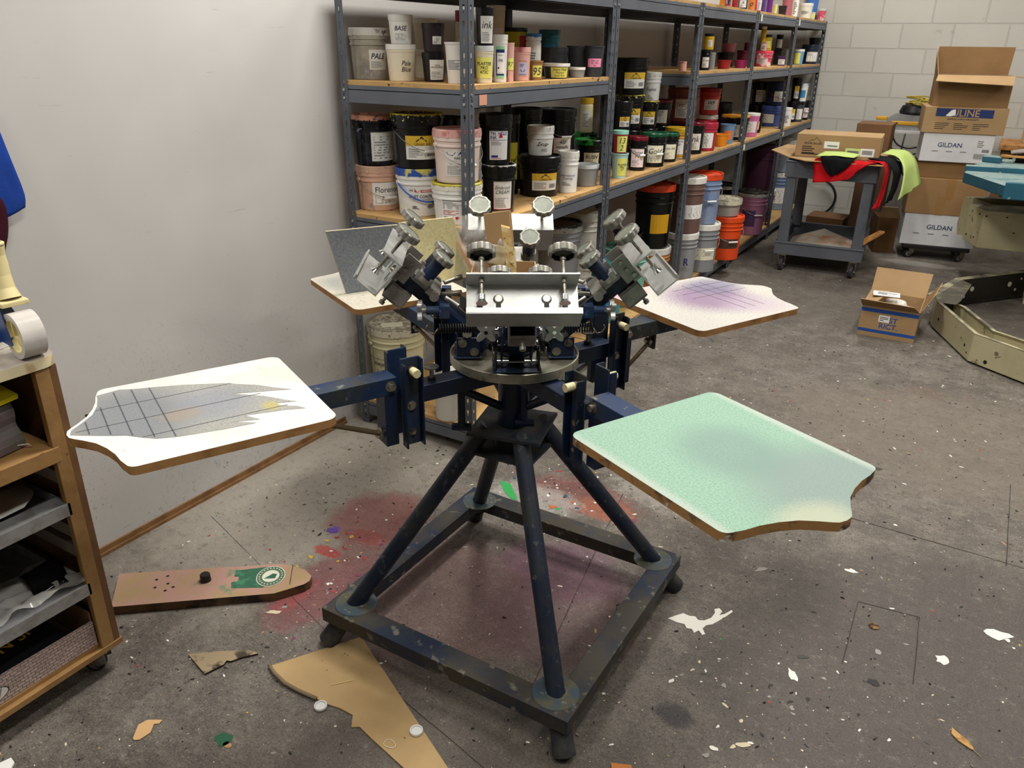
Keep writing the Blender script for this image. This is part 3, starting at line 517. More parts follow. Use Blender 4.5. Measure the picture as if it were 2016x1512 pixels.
def rack(y0,y1,levels,label,wob=0):
    t=thing('storage_rack',label,'shelving rack',(XS-DEP,y0,0),group=None)
    L=y1-y0-.004
    for X_,sx in ((0,1),(DEP,-1)):
        for Y_,sy in ((0,1),(L,-1)):
            o=bpy.data.objects.new('post',PM[(sx,sy)]); COL.objects.link(o); o.parent=t; o.location=(X_,Y_,0)
    hb=.064
    for z in levels:
        for X_,s in ((.0025,1),(DEP-.0025,-1)):
            mb=MB(); mb.b2((X_,.003,z-hb),(X_+s*.004,L-.003,z),shelfm); mb.b2((X_,.003,z-hb),(X_+s*.022,L-.003,z-hb+.003),shelfm); mb.b2((X_,.003,z-.018),(X_+s*.022,L-.003,z-.015),shelfm)
            if s<0:
                for Y_ in (.019,L-.019):
                    for dz in (-.018,-.048): mb.cyl((DEP-.003,Y_,z+dz),(DEP+.003,Y_,z+dz),.0055,riv,n=10)
            mb.build('beam',t)
        for Y_,s in ((.0025,1),(L-.0025,-1)):
            mb=MB(); mb.b2((.006,Y_,z-hb),(DEP-.006,Y_+s*.004,z),shelfm); mb.b2((.006,Y_,z-.018),(DEP-.006,Y_+s*.022,z-.015),shelfm)
            if s>0:
                for X_ in (.019,DEP-.019):
                    for dz in (-.018,-.048): mb.cyl((X_,.003,z+dz),(X_,-.003,z+dz),.0055,riv,n=10)
            mb.build('beam',t)
        mb=MB(); mb.b2((.003,.004,z-.001),(DEP-.003,L-.004,z+.0155),ply); mb.build('shelf_board',t)
    return t
Z1,Z2,Z3,Z4=.11,.945,1.454,1.826
rack(2.453,3.684,[Z1,Z2,Z3,Z4],'grey steel rack nearest the camera, its end facing the drywall')
rack(3.686,4.898,[Z1,Z2,Z4],'second grey steel rack from the left, without an upper middle shelf')
rack(4.902,6.108,[Z1,Z2,Z3-.002,Z4],'third grey steel rack from the left, with the red and magenta tubs')
rack(6.112,7.318,[Z1,Z2,Z3-.002,Z4],'fourth grey steel rack from the left, with the splattered pink pail')
rack(7.322,8.552,[Z1,Z2,Z3-.002,Z4],'farthest grey steel rack, ending near the block wall')
def sticker(x,y,z,w,h,c,label,name='price_sticker'):
    mb=MB(); mb.b2((x,y-w/2,z-h/2),(x+.0012,y+w/2,z+h/2),mat(c,.6,name='sticker_paper')); mb.build(name,label=label,cat='sticker')
sticker(XS+.0003,2.545,1.418,.05,.036,'#d79a80','orange paper sticker on the front beam by the corner post')
sticker(XS+.0003,6.20,1.80,.035,.045,'#e6e2cf','cream sticker on the top beam of the fourth rack')
sticker(XS+.0003,7.40,1.80,.035,.045,'#e9e6da','cream sticker on the top beam of the farthest rack')
sticker(XS+.0003,6.16,.915,.04,.04,'#e0dac2','small cream sticker on the lower shelf beam of the fourth rack')
sticker(XS+.0003,7.38,.915,.035,.035,'#d8c99a','small tan sticker on the lower shelf beam of the farthest rack')
# ------------------------------------------------------------------ containers
PL=dict(white='#e4e2dc',whitep='#e6e6e2',cream='#ddd5bd',cloud='#b9b3a4',black='#131316',blackp='#0c0c0e',plum='#2a2127',pink='#dcaaa0',kraft='#9b7445',smoke='#34363a',smokec='#8e9192',smokeg='#46494d',red='#a3262b',teal='#2e6f7c',peach='#dcb097',blackpeach='#17171b',pinkw='#e2cfc6',mint='#a9cfc8',redmint='#9c2f35',amber='#d79a2c',terra='#85483b',crimson='#a8253c',orange='#e08a1d',orange2='#e58a3a',bluecup='#6d8db0',redp='#b23434',coral='#d2463d',magpink='#d271a6',bluep='#3f5490',navy='#1c2546',navyd='#1f2a40',smokep='#3a4250',yellow='#caa51f',yellowd='#b3a221',pinkc='#a8626a',magenta='#b0306c',maroon='#5e1833',pinksplat='#d5566e',purple='#4b2a5c',purple2='#6d2c84',violet='#5c4797',lblue='#6fa3c8',redblue='#b8555f',hotpink='#e64a66',whitey='#e6dfb0',whiteg='#dcdccf',bluesky='#4779c4',cream5='#d9d3ac',whited='#cfcdc2',greyp='#8f9093',tealb='#3b8a93',mintb='#6fb09a',peachb='#c9853f',brownp='#6b504a',greyb='#85888b',bluegrey='#7187ad',orangep='#dd4a16',dirtyw='#9c958c',pinkp='#a86f8e',purpp='#6e4a70',maroonp='#47203a',clearg='#8d99a5',clear='#c9cfce',clearmint='#8fcdb9',green='#2fae2c',whitep2='#eee')
def bmat(c):
    if c in('yelsmear',): return smear('#1c1d1c','#c8c21e',.55,6,.8)
    if c=='blackpeach': return mat('#15151a',.18,0,'#2d3038',16,.5,.62,c3='#9aa0a8',sc3=30,lo3=.66,hi3=.70,name='film_wrapped_black')
    if c=='pinksplat': return mat('#d5566e',.4,0,'#e9dcd8',22,.5,.56,c3='#8e2340',sc3=40,lo3=.6,hi3=.64,name='splattered_pink')
    if c=='peach': return mat('#dcb097',.45,0,'#cfa890',6,.4,.7,c3='#8f8d90',sc3=9,lo3=.64,hi3=.67,name='peach_plastic')
    if c=='cloud': return mat('#b5ae9e',.35,0,'#8e8b86',9,.45,.62,c3='#cfd0d2',sc3=14,lo3=.6,hi3=.7,name='cloudy_plastic')
    if c=='peachb': return mat('#c98a48',.5,0,'#b9633a',7,.5,.56,c3='#d9c08a',sc3=14,lo3=.6,hi3=.66,name='streaked_plastic')
    if c=='bluegrey': return mat('#7187ad',.5,0,'#8a93a5',5,.4,.7,c3='#5b5f68',sc3=30,lo3=.66,hi3=.7,name='bluegrey_plastic')
    if c in('cream5','whited','greyp','greyb','dirtyw','orangep','pinkp','purpp','brownp','tealb','mintb','maroonp','clearg'):
        b=PL[c]; return mat(b,.5,0,None,c3='#3d3a36',sc3=24,lo3=.66,hi3=.73,name='grimy_plastic',bump=30)
    if c in('blackp','black','smoke','smokec','smokeg'):
        return mat(PL[c],.28 if c[0]=='b' else .3,0,None,c3={'b':'#3a3b3d','s':'#6c6f72'}[c[0]],sc3=34,lo3=.70,hi3=.76,name='glossy_plastic')
    return mat(PL[c],.42,0,None,c3='#8d8880',sc3=26,lo3=.70,hi3=.76,name='plastic')
def lmat(c,b):
    sp={'splashpeach':('#17171b','#e0a184',.35,'#4a3c7a'),'splashyel':('#0c0c0e','#cfc244',.80,'#e8e2a0'),'splashyelw':('#dcd9cc','#b5a83a',.6,None),'splashgr':('#0c0c0e','#c9c9c4',.85,None),'splashgreen':('#1f9a3c','#0d0d0f',-.1,None),'splashred':('#111012','#6e1426',.35,None),'splashdg':('#0e0f0f','#0d4a30',.4,'#2f7a55'),'splashorange':('#0d0d0f','#e39a22',.45,None),'splashblue':('#dfe2e3','#2a6fae',.55,None),'splashgrey':('#a9a8a4','#23221f',.62,'#6b6a66'),'splashdirty':('#cfc9b2','#8f8978',.80,'#7d7666')}
    if c in sp:
        a,b_,th,c3=sp[c]
        if c=='splashgreen': return mat('#1e8f38',.3,0,'#0c0e0d',18,.5,.58,name='green_inked_lid')
        return smear(a,b_,th,8,.55,.3,c3)
    if c=='bluesm': return mat('#3d7dae',.35,0,'#dfe4e6',12,.5,.6,name='blue_wrap')
    if c=='orange': return mat('#d8461c',.5,0,'#7b2b16',14,.6,.7,name='orange_lid')
    if c=='blue': return mat('#2f55a6',.4,0,'#cfc46a',10,.56,.6,name='blue_lid')
    if c=='pink': return mat('#d9a9a2',.45,0,'#b95f60',9,.55,.65,name='pink_lid')
    if c=='white' and b in('P5','P'): return mat('#dddbd3',.45,0,None,c3='#54504a',sc3=20,lo3=.66,hi3=.73,name='white_lid')
    if c in PL: return bmat(c)
    return bmat('white')
HB='#e0b93a'
def lab_mesh(mb,surf,ty,tx,w,h,seed,r):
    seg=max(3,int(w/max(r,.01)/.18))
    P_=lambda c:mat(c,.55,name='label_ink')
    k=P_('#1b1b20'); g=P_('#8a8a8c'); wh='#e9e8e3'
    base={'white':wh,'cream':'#e2dfc6','pinkb':wh,'pinkw':'#e7d6d6','union':wh,'note':'#dede72','pinknote':'#e88fb0','blue':'#3a83b5','lilac':'#b9b6cf','greek':'#f0f0ee','haz':'#efefec','tri':'#f0f0f0','yell':'#d8d23a','int':'#e9e8e3','orange':'#dd7a3f','yelw':'#e0a81f','brown':'#54392c','pur':'#4b3660','jay':'#e2ddd6','dust':None,'lines':None,'text':None,'scrib':None,'texty':None,'none':None}[ty]
    if base: put_rect(mb,surf,-w/2,-h/2,w/2,h/2,P_(base),.0004,seg)
    T=lambda s,x,y,ww,hh,c=k,sh=0,rot=0: put_text(mb,surf,s,x,y,ww,hh,c,.0011,sh,rot)
    if ty in('white','cream','pinkw','int','pinkb'):
        if ty=='pinkb':
            pk=P_('#d8607a')
            for a in ((-w/2,-h/2,-w/2+w*.03,h/2),(-w/2,h/2-h*.02,w/2,h/2),(-w/2,-h/2,w/2,-h/2+h*.02)): put_rect(mb,surf,*a,pk,.0007,seg)
        if tx: T(tx,0,h*.18,w*.8,h*.38,P_('#2a3f78') if ty=='int' else k,.25 if ty!='white' or len(tx)<5 else 0)
        if ty=='int': 
            rd=P_('#c33a34'); put_rect(mb,surf,-w*.3,-h*.18,-w*.12,-h*.12,rd,.0008); put_rect(mb,surf,-w*.24,-h*.25,-w*.18,-h*.06,rd,.0008)
        put_lines(mb,surf,-w*.42,-h*.44,w*.40,-h*.08 if tx else h*.35,6 if tx else 9,g,seed)
    elif ty=='union':
        put_rect(mb,surf,-w/2,h*.08,w/2,h/2,P_(HB),.0006,seg)
        put_poly(mb,surf,[(-w*.20,h*.26),(-w*.02,h*.48),(w*.16,h*.26),(w*.11,h*.26),(-w*.02,h*.40),(-w*.15,h*.26)],k,.0009)
        if tx: T(tx,w*.02,h*.16,w*.62,h*.14)
        put_lines(mb,surf,-w*.42,-h*.42,w*.1,-h*.02,5,g,seed); put_rect(mb,surf,w*.15,-h*.36,w*.42,-h*.12,g,.0009,3)
    elif ty in('note','pinknote'):
        if tx: T(tx,0,0,w*.84,h*.8,P_('#20242c'),.2)
    elif ty=='blue': 
        if tx: T(tx,0,0,w*.7,h*.4,k,.2)
    elif ty=='lilac':
        put_rect(mb,surf,-w/2,h*.28,w/2,h*.5,P_('#dcaaa0'),.0006,seg)
        if tx: T(tx,0,h*.39,w*.9,h*.15,P_('#3a3350'))
        put_lines(mb,surf,-w*.3,h*.02,w*.3,h*.2,2,P_('#4a5a94'),seed)
        put_poly(mb,surf,[(-w*.25,-h*.12),(w*.25,-h*.12),(w*.16,-h*.28),(-w*.16,-h*.28)],P_('#27408a'),.0009)
        put_rect(mb,surf,-w*.4,-h*.46,w*.4,-h*.42,P_('#3a5aa4'),.0008,3)
    elif ty=='greek':
        nv=P_('#1d2b66'); gr=P_('#8fcfa0')
        put_rect(mb,surf,-w/2,h*.40,w/2,h*.5,gr,.0006,seg); put_rect(mb,surf,-w/2,-h*.5,w/2,-h*.42,gr,.0006,seg)
        put_rect(mb,surf,-w/2,h*.30,w/2,h*.40,nv,.0006,seg); put_rect(mb,surf,-w/2,-h*.42,-w*.36,h*.30,nv,.0006,2); put_rect(mb,surf,-w/2,-h*.42,w/2,-h*.36,nv,.0006,seg)
        T('ORGANIC',.04*w,h*.22,w*.5,h*.06,P_('#3f9a55')); T('GREEK\nYOGURT',.06*w,h*.06,w*.62,h*.2,nv); 
        put_poly(mb,surf,[(-w*.2+w*.1*math.cos(a*PI/5),-h*.18+w*.1*math.sin(a*PI/5)) for a in range(10)],k,.0009); T('NET WT 32 OZ',.05*w,-h*.32,w*.55,h*.05,nv)
    elif ty=='tri':
        nv=P_('#243a86'); T('TRI  NGLE',0,h*.40,w*.86,h*.11,nv); T('INK',-w*.28,h*.27,w*.34,h*.11,nv)
        put_poly(mb,surf,[(-w*.02,h*.26),(w*.09,h*.47),(w*.2,h*.26)],P_('#c5262e'),.0013)
        put_rect(mb,surf,-w*.46,h*.17,w*.46,h*.19,g,.0008,seg); put_rect(mb,surf,-w*.4,-h*.42,-w*.05,-h*.34,nv,.0008,2); put_lines(mb,surf,-w*.4,-h*.48,w*.4,-h*.43,1,P_('#c5262e'),seed); put_lines(mb,surf,-w*.4,h*.0,w*.2,h*.14,3,g,seed)
    elif ty=='dust':
        put_rect(mb,surf,-w*.1,h*.24,w*.42,h*.34,P_('#c3262c'),.0006,seg); T('SHEETROCK',w*.14,h*.29,w*.4,h*.07,P_('#f4f4f2'))
        put_poly(mb,surf,[(-w*.3,h*.4),(-w*.2,h*.24),(-w*.12,h*.36),(-w*.16,h*.26),(-w*.3,h*.26)],P_('#c3262c'),.0008); T('USG',-w*.42,h*.32,w*.14,h*.1)
        T('DUST CONTROL',0,h*.08,w*.98,h*.2,P_('#23252d')); T('CONTROL DE POLVO',-w*.08,-h*.05,w*.7,h*.06,g); put_lines(mb,surf,-w*.4,-h*.42,-w*.15,-h*.28,4,k,seed)
        put_poly(mb,surf,[(w*.12,-h*.34),(w*.2,-h*.22),(w*.27,-h*.26),(w*.4,-h*.14),(w*.48,-h*.2),(w*.4,-h*.38),(w*.2,-h*.42)],g,.0008)
    elif ty=='haz':
        put_rect(mb,surf,-w*.47,h*.40,w*.38,h*.46,k,.0008,seg); put_rect(mb,surf,w*.42,-h*.45,w*.45,h*.46,k,.0008,1); put_lines(mb,surf,-w*.45,h*.02,w*.34,h*.36,6,g,seed); put_lines(mb,surf,-w*.45,-h*.26,w*.3,-h*.02,4,P_('#c0393c'),seed+3)
        put_rect(mb,surf,-w*.42,-h*.44,-w*.12,-h*.34,P_('#34508c'),.0008,2); put_rect(mb,surf,0,-h*.45,w*.16,-h*.33,P_('#c9282e'),.0008,2); put_poly(mb,surf,[(w*.38,h*.42),(w*.405,h*.46),(w*.43,h*.42),(w*.405,h*.38)],P_('#c9282e'),.001)
    elif ty=='jay':
        put_rect(mb,surf,w*.5,h*.3,w*.62,h*.44,P_('#1c1c18'),.0006,2)
        put_poly(mb,surf,[(-w*.45,h*.40),(-w*.05,h*.40),(-w*.18,h*.26),(-w*.35,h*.30)],P_('#27357c'),.0008); put_poly(mb,surf,[(w*.0,h*.26),(w*.12,h*.42),(w*.38,h*.40),(w*.3,h*.3),(w*.12,h*.34)],P_('#27357c'),.0008)
        T('INKS',0,h*.18,w*.5,h*.09); put_poly(mb,surf,[(-w*.4,-h*.02),(-w*.12,h*.1),(w*.02,h*.06),(-w*.25,-h*.06)],g,.0008); put_lines(mb,surf,-w*.42,-h*.45,w*.42,-h*.1,8,g,seed)
    elif ty=='lines': put_lines(mb,surf,-w*.45,-h*.45,w*.45,h*.45,7,P_('#6b6f78'),seed)
    elif ty=='text': T(tx,0,0,w,h*.7,P_('#23306e')); put_lines(mb,surf,-w*.4,-h*.9,w*.3,-h*.5,3,g,seed)
    elif ty=='texty': T('inwjen',w*.1,h*.2,w*.8,h*.3,k,.2); T('ink',w*.1,-h*.2,w*.4,h*.3,k,.2); put_rect(mb,surf,-w*.45,h*.45,w*.45,h*.47,k,.0008,4); put_rect(mb,surf,-w*.45,-h*.47,w*.45,-h*.45,k,.0008,4)
    elif ty=='scrib':
        T('Exup',0,0,w*.7,h*.4,k,.3); put_poly(mb,surf,[(-w*.4,h*.35),(-w*.36,h*.38),(w*.3,-h*.05),(w*.26,-h*.09)],k,.0012); put_poly(mb,surf,[(-w*.42,-h*.1),(-w*.4,-h*.04),(w*.42,h*.04),(w*.42,-h*.02)],k,.0012); put_lines(mb,surf,-w*.1,-h*.45,w*.4,-h*.25,3,g,seed)
    elif ty=='none': 
        if tx: T(tx,0,0,w*.8,h*.9,k,.3)
    elif ty=='yell': 
        if tx: T(tx,0,0,w*.8,h*.5)
    elif ty=='jay2': pass
UNITS=0
def container(k,x,y,z,r,h,col,lid,labs,cat,grp,desc,bail,i):
    big=r*1.0/math.hypot(x,y)>.016
    n=40 if big else 22
    name={'pail':'paint_pail','bucket':'ink_bucket','tub':'ink_tub','jar':'ink_jar','bottle':'ink_bottle','cup':'ink_cup','bowl':'ink_bowl'}[cat]
    face=math.atan2(-y,-x)
    t=thing(name,desc,cat,(x,y,z),0,grp)
    bm_=bmat(col); body=MB(); rb=.86
    if k=='P':
        hl=h-min(.028,h*.16)
        pr=[(0,0),(r*rb*.97,0),(r*rb,.004),(r*.93,hl-.034),(r*.985,hl-.034),(r*.985,hl-.028),(r*.94,hl-.026),(r*.945,hl-.014),(r*.99,hl-.013),(r*.985,hl)]
        prof=lambda zz:r*(rb+(.93-rb)*min(1,zz/(hl-.034)))
        lp=[(r*.985,0),(r*1.0,.001),(r*1.0,h-hl-.004),(r*.97,h-hl),(r*.90,h-hl),(r*.885,h-hl-.007),(0,h-hl-.007)]
    elif k=='P5':
        hl=h-.022
        pr=[(0,0),(r*rb*.97,0),(r*rb,.005),(r*.92,hl*.74),(r*.975,hl*.745),(r*.975,hl*.755),(r*.93,hl*.77),(r*.935,hl*.83),(r*.985,hl*.835),(r*.985,hl*.85),(r*.94,hl*.86),(r*.95,hl*.93),(r*.985,hl*.94),(r*.985,hl)]
        prof=lambda zz:r*(rb+(.92-rb)*min(1,zz/(hl*.74)))
        lp=[(r*.985,-.02),(r*1.0,-.018),(r*1.005,h-hl-.004),(r*.98,h-hl),(r*.91,h-hl),(r*.895,h-hl-.009),(r*.3,h-hl-.007),(0,h-hl-.006)]
    elif k=='T':
        hl=h-min(.012,h*.1); rb=.82
        pr=[(0,.002),(r*rb*.94,.002),(r*rb*.96,0),(r*rb,.003),(r*.95,hl*.86),(r*.975,hl*.88),(r*.975,hl)]
        prof=lambda zz:r*(rb+(.95-rb)*min(1,zz/(hl*.86)))
        lp=[(r*.975,-.006),(r*1.0,-.006),(r*1.0,h-hl-.001),(r*.985,h-hl),(r*.93,h-hl),(r*.92,h-hl-.004),(0,h-hl-.004)]
    elif k=='J':
        hl=h*.84
        pr=[(0,0),(r*.93,0),(r*.97,.003),(r*.97,hl*.94),(r*.88,hl)]
        prof=lambda zz:r*.97
        lp=[(r*.9,0),(r*1.0,.001),(r*1.0,h-hl-.002),(r*.96,h-hl),(0,h-hl)]
    elif k=='B':
        hl=h*.86; pr=None; prof=lambda zz:r*.9; lp=None
        body.box((0,0,hl/2),(r*1.7,r*1.7,hl),bm_,rz=face)
    else:
        hl=h; rb=.78
        pr=[(0,.002),(r*rb*.95,.002),(r*rb,0),(r*.95,h-.006),(r*1.0,h-.006),(r*1.0,h),(r*.93,h),(r*(rb+.06),h*.62),(0,h*.6)]
        prof=lambda zz:r*(rb+(.95-rb)*min(1,zz/h)); lp=None
    if pr: body.lathe(pr,bm_,n)
    body.build('body',t,bevel=.003 if k=='B' else 0)
    if lp and lid:
        lm_=lmat(lid,k); mb=MB().lathe(lp,lm_,n)
        if k=='J' and big:
            for a in range(24): 
                aa=a*PI/12; mb.box((r*1.0*math.cos(aa),r*math.sin(aa),(h-hl)*.45),(.0015,.0015,(h-hl)*.7),lm_,rz=aa)
        if k in('P','P5'):
            for a in range(0,12): 
                aa=a*PI/6+.2; mb.box((r*1.002*math.cos(aa),r*1.002*math.sin(aa),(h-hl)*.25),(.002,.012*r/.09,(h-hl)*.55),lm_,rz=aa)
        mb.build('lid',t,(0,0,hl))
    elif k=='B': MB().box((0,0,0),(r*1.8,r*1.8,h*.13),lmat(lid,k),rz=face).build('lid',t,(0,0,h*.93))
    for (ty,tx,ang,wf,hf) in labs:
        W=wf*r*2.5; H=hf*hl*.9; zc=hl*.46
        if k=='P5': zc=hl*.42; H=hf*hl*.8
        a0=face+math.radians(ang); mb=MB()
        if k=='B': 
            c,s_=math.cos(face),math.sin(face); surf=lambda X,Y,off=0:Vector((c*(r*.85+off)-s_*X,s_*(r*.85+off)+c*X,zc+Y))
            W=r*1.5
        else:
            def surf(X,Y,off=0):
                rr=prof(zc+Y)+off+.0006; a=a0+X/r
                return Vector((rr*math.cos(a),rr*math.sin(a),zc+Y))
        lab_mesh(mb,surf,ty,tx,W,H,i*7+3,r); 
        if mb.v: mb.build('label' if ty not in('none','lines','text','scrib','texty','dust') else 'lettering',t)
    if bail:
        mb=MB(); wm=mat('#2c55b5',.4,name='blue_handle') if bail=='blue' else mat('#8f8b86',.35,.8,name='wire'); a0=face+.5 if bail!='up' else face+1.2
        R=r*1.02; zz=hl-.028 if k=='P' else hl*.80; pts=[]
        dr=.75 if bail!='up' else -1.25
        for j in range(15):
            b=PI*j/14; u=R*math.cos(b); sw=math.sin(b)
            if bail=='up': px_,py_,pz=u,R*.25*sw,zz+R*1.15*sw
            else: px_,py_,pz=u,-math.sqrt(max(0,(R*1.01)**2-u*u)) if abs(u)<R else 0,zz-R*dr*sw
            if bail!='up': py_=-R*1.03*sw
            pts.append((px_*math.cos(a0+PI/2)-py_*math.sin(a0+PI/2),px_*math.sin(a0+PI/2)+py_*math.cos(a0+PI/2),pz))
        mb.tube(pts,.0035 if bail=='blue' else .0016,wm,6)
        if bail!='blue':
            p=Vector(pts[7]); d=(Vector(pts[8])-Vector(pts[6])).normalized()*r*.28; mb.cyl(p-d,p+d,.006,white,n=8)
        for e in (pts[0],pts[-1]): mb.cyl((e[0]*.93,e[1]*.93,e[2]),(e[0]*1.02,e[1]*1.02,e[2]),.008,bm_,n=10)
        mb.build('handle',t)
    return t
TT={}
for i,row in enumerate(TUBS):
    (k,x,y,z,r,h,col,lid,labs,cat,g,desc,bail)=row
    TT[desc]=container(k,x,y,z,r,h,col,lid,labs,cat,GROUPS[g],desc,bail,i)
sq=MB(); sq.box((0,0,0),(.095,.06,.0012),mat('#e3e3c6',.6,name='note_paper'),rz=.75); sq.build('paper_note',loc=(-2.17,2.60,.126+.322-.0065),label='pale paper square lying on the grubby lid of the big cream bucket',cat='paper')
# dark funnel hanging over the top shelf edge
fn=MB(); fm=mat('#3d3936',.5,name='funnel_plastic'); fn.lathe([(.006,-.03),(.009,.0),(.045,.05),(.048,.07),(.044,.07),(.0,.02)],fm,20); fn.build('funnel',loc=(-1.63,5.33,1.876),label='dark grey funnel over the edge of the top shelf',cat='funnel')
# ------------------------------------------------------------------ screen printing press
CX,CY=-.978,1.662
press=thing('screen_printing_press','blue four arm screen printing press with four flat print boards standing on the floor','printing press',(CX,CY,0))
def RZ(a): return Matrix.Rotation(math.radians(a),4,'Z')
# base frame
mb=MB(); a=.392; wd=.066; z0,z1=.086,.130
top=mat('#16243a',.6,0,'#3a352b',4.5,.42,.58,c3='#6e6b60',sc3=24,lo3=.6,hi3=.7,name='grimy_frame_paint',bump=60)
for sx,sy,L in ((0,-1,0),(0,1,0),(1,0,1),(-1,0,1)):
    if L==0: mb.b2((-a,sy*a,z0),(a,sy*(a-wd),z1),top)
    else: mb.b2((sx*a,-a+wd+.0003,z0),(sx*(a-wd),a-wd-.0003,z1),top)
mb.build('base_frame',press,bevel=.0015)
fd=mat('#3a4a55',.6,.2,'#54523f',14,.45,.6,c3='#8f8d84',sc3=40,lo3=.62,hi3=.7,name='grimy_flange',bump=70)
for k in range(4):
    an=-135+90*k; M=RZ(an); mb=MB()
    pt=Vector((.075,0,.655)); pb=Vector((.545,0,.012)); d=(pb-pt).normalized()
    mb.cyl(pt,pb-d*.06,.0235,blueleg,n=24,M=M)
    leg=mb.build('leg',press)
    mb=MB(); mb.cyl(pb-d*.075,pb,.027,mat('#23282c',.7,0,'#3b3a36',20,.45,.6,name='rubber_foot'),.029,n=22,M=M); mb.build('foot',leg)
    fr=pt+d*((.131-pt.z)/d.z)
    mb=MB(); mb.lathe([(.0238,.006),(.03,.004),(.058,.002),(.060,0)],fd,28,c=(fr.x,0,.1305),M=M); mb.build('flange',leg)
mb=MB(); mb.lathe([(.0355,.57),(.0355,.845)],blue,30); mb.lathe([(.042,.66),(.042,.82)],blue,30); mb.lathe([(.036,.82),(.042,.82)],blue,30); mb.lathe([(.036,.66),(.042,.66)],blue,30); mb.build('column',press)
hp_=mat('#1d2733',.6,.2,'#3a3833',14,.4,.6,name='grimy_plate',bump=60)
mb=MB(); mb.box((0,0,.652),(.20,.20,.008),hp_,rz=math.radians(14)); mb.build('hub_plate',press)
mb=MB(); mb.box((0,0,.585),(.185,.185,.008),hp_,rz=math.radians(4)); mb.lathe([(.05,.588),(.05,.648)],hp_,20); mb.build('hub_plate',press)
mb=MB(); mb.lathe([(0,.842),(.168,.842),(.169,.843),(.169,.866),(.167,.867),(.163,.8665),(.162,.862),(0,.862)],discm,64); mb.build('turntable',press)
def bolt(mb,p,d,m=steel,r=.008,L=.008,wash=True):
    p=Vector(p);d=Vector(d).normalized()
    if wash: mb.cyl(p,p+d*.002,r*1.5,m,n=14)
    mb.cyl(p+d*.002,p+d*(L),r,m,n=6)
# platens
NOSE=[(.0,.206),(.0,0)]
def platen_outline(L,nose,hw=.203):
    pts=[]; rc=.024
    def arc(cx,cy,r,a0,a1,n=6):
        for i in range(n+1):
            a=math.radians(a0+(a1-a0)*i/n); pts.append((cx+r*math.cos(a),cy+r*math.sin(a)))
    arc(rc,-hw+rc,rc,180,270); 
    arc(L-.018,-hw+.018,.018,-90,-10,6)
    half=[(L+.006,-.165),(L+.010,-.135),(L+.020,-.10),(L+.036,-.068),(L+.058,-.042),(L+.074,-.026)]
    half=[(x if x<=L+.02 else L+.02+(x-L-.02)*(nose/.074),y) for x,y in half]
    pts+=half; xt=half[-1][0]
    pts+=[(xt+.007,-.016),(xt+.0095,0),(xt+.007,.016)]
    pts+=[(x,-y) for x,y in half[::-1]]
    arc(L-.018,hw-.018,.018,10,90,6); arc(rc,hw-rc,rc,90,180)
    return pts
def felt(c,c2,c3,sc=120,edge=None,grad=None,lines=None,name='pallet_surface'):
    t=NT(name); o=t.coord('Object'); n=t.noise(o,sc,5,.8); m_=t.noise(o,6,3)
    col=t.mix(t.ramp(n,.38,.62),c,c2); col=t.mix(t.math('MULTIPLY',t.ramp(t.noise(o,sc*1.4,3,.8),.58,.68),.8),col,c3)
    if grad:
        for (x,y,rx,ry,cc,amt) in grad:
            mp=t.coord('Object',(1/rx,1/ry,0),(-x/rx,-y/ry,0)); L=t.nd('ShaderNodeVectorMath',operation='LENGTH'); t.ln(mp,L.inputs[0])
            f=t.math('ADD',t.ramp(L.outputs['Value'],1.3,.3,0,1),t.math('MULTIPLY',t.math('SUBTRACT',n,.5),1.1))
            col=t.mix(t.math('MULTIPLY',t.ramp(f,.25,.8),amt),col,cc)
    t.bump(n,.5,.0015); return t.fin(col,.8)
mw=mat('#dcdbd5',.45,0,'#d0cdbf',5,.45,.7,c3='#c9c4b6',sc3=18,lo3=.66,hi3=.7,name='white_laminate')
mgreen=felt('#749a85','#9ab6a4','#4f6a5e',230,grad=[(.40,.08,.16,.2,'#808c8a',.75),(.47,-.05,.07,.10,'#b3b49c',.7),(.25,-.205,.4,.025,'#b3b8b0',.6),(.25,.205,.4,.025,'#b8bdb4',.6),(.22,.02,.13,.12,'#738a84',.6)],name='green_felt')
mpur=felt('#bebbb2','#aca9a4','#787476',150,grad=[(.26,.02,.17,.17,'#7d6382',.85),(.36,.10,.12,.1,'#6c6880',.75),(.05,.18,.12,.05,'#b8909e',.7),(.33,-.1,.12,.1,'#a99aa8',.6)],name='purple_dusted_surface')
mback=felt('#b5af9e','#c2bdae','#4c4a48',60,grad=[(.3,.1,.15,.12,'#8d9290',.7)],name='inky_board_top')
mgray=felt('#8b8b86','#a9a8a0','#45474c',170,grad=[(.36,-.02,.14,.2,'#6f747b',.75),(.20,.0,.10,.1,'#7d8494',.5),(.10,.075,.022,.03,'#b8ac48',.55),(.27,.02,.05,.04,'#a08a6a',.4)],name='grey_felt')
lnm=mat('#4c4d52',.8,name='pencil_line')
gedge=mat('#a17848',.75,0,'#4a3b2e',10,.52,.6,c3='#c9c9c4',sc3=30,lo3=.62,hi3=.7,name='linty_board_edge',bump=60)
PLT=[(-26,.505,.415,.064,.895,mgreen,gedge,'green felt-covered print board','g'),(-116,.563,.400,.066,.898,mw,mdf,'white print board with grey felt patch and pencil grid','w'),(64,.475,.415,.084,.893,mpur,mdf,'white print board dusted with purple','p'),(154,.575,.415,.075,.850,mback,mdf,'ink-stained print board under the leaning panels','b')]
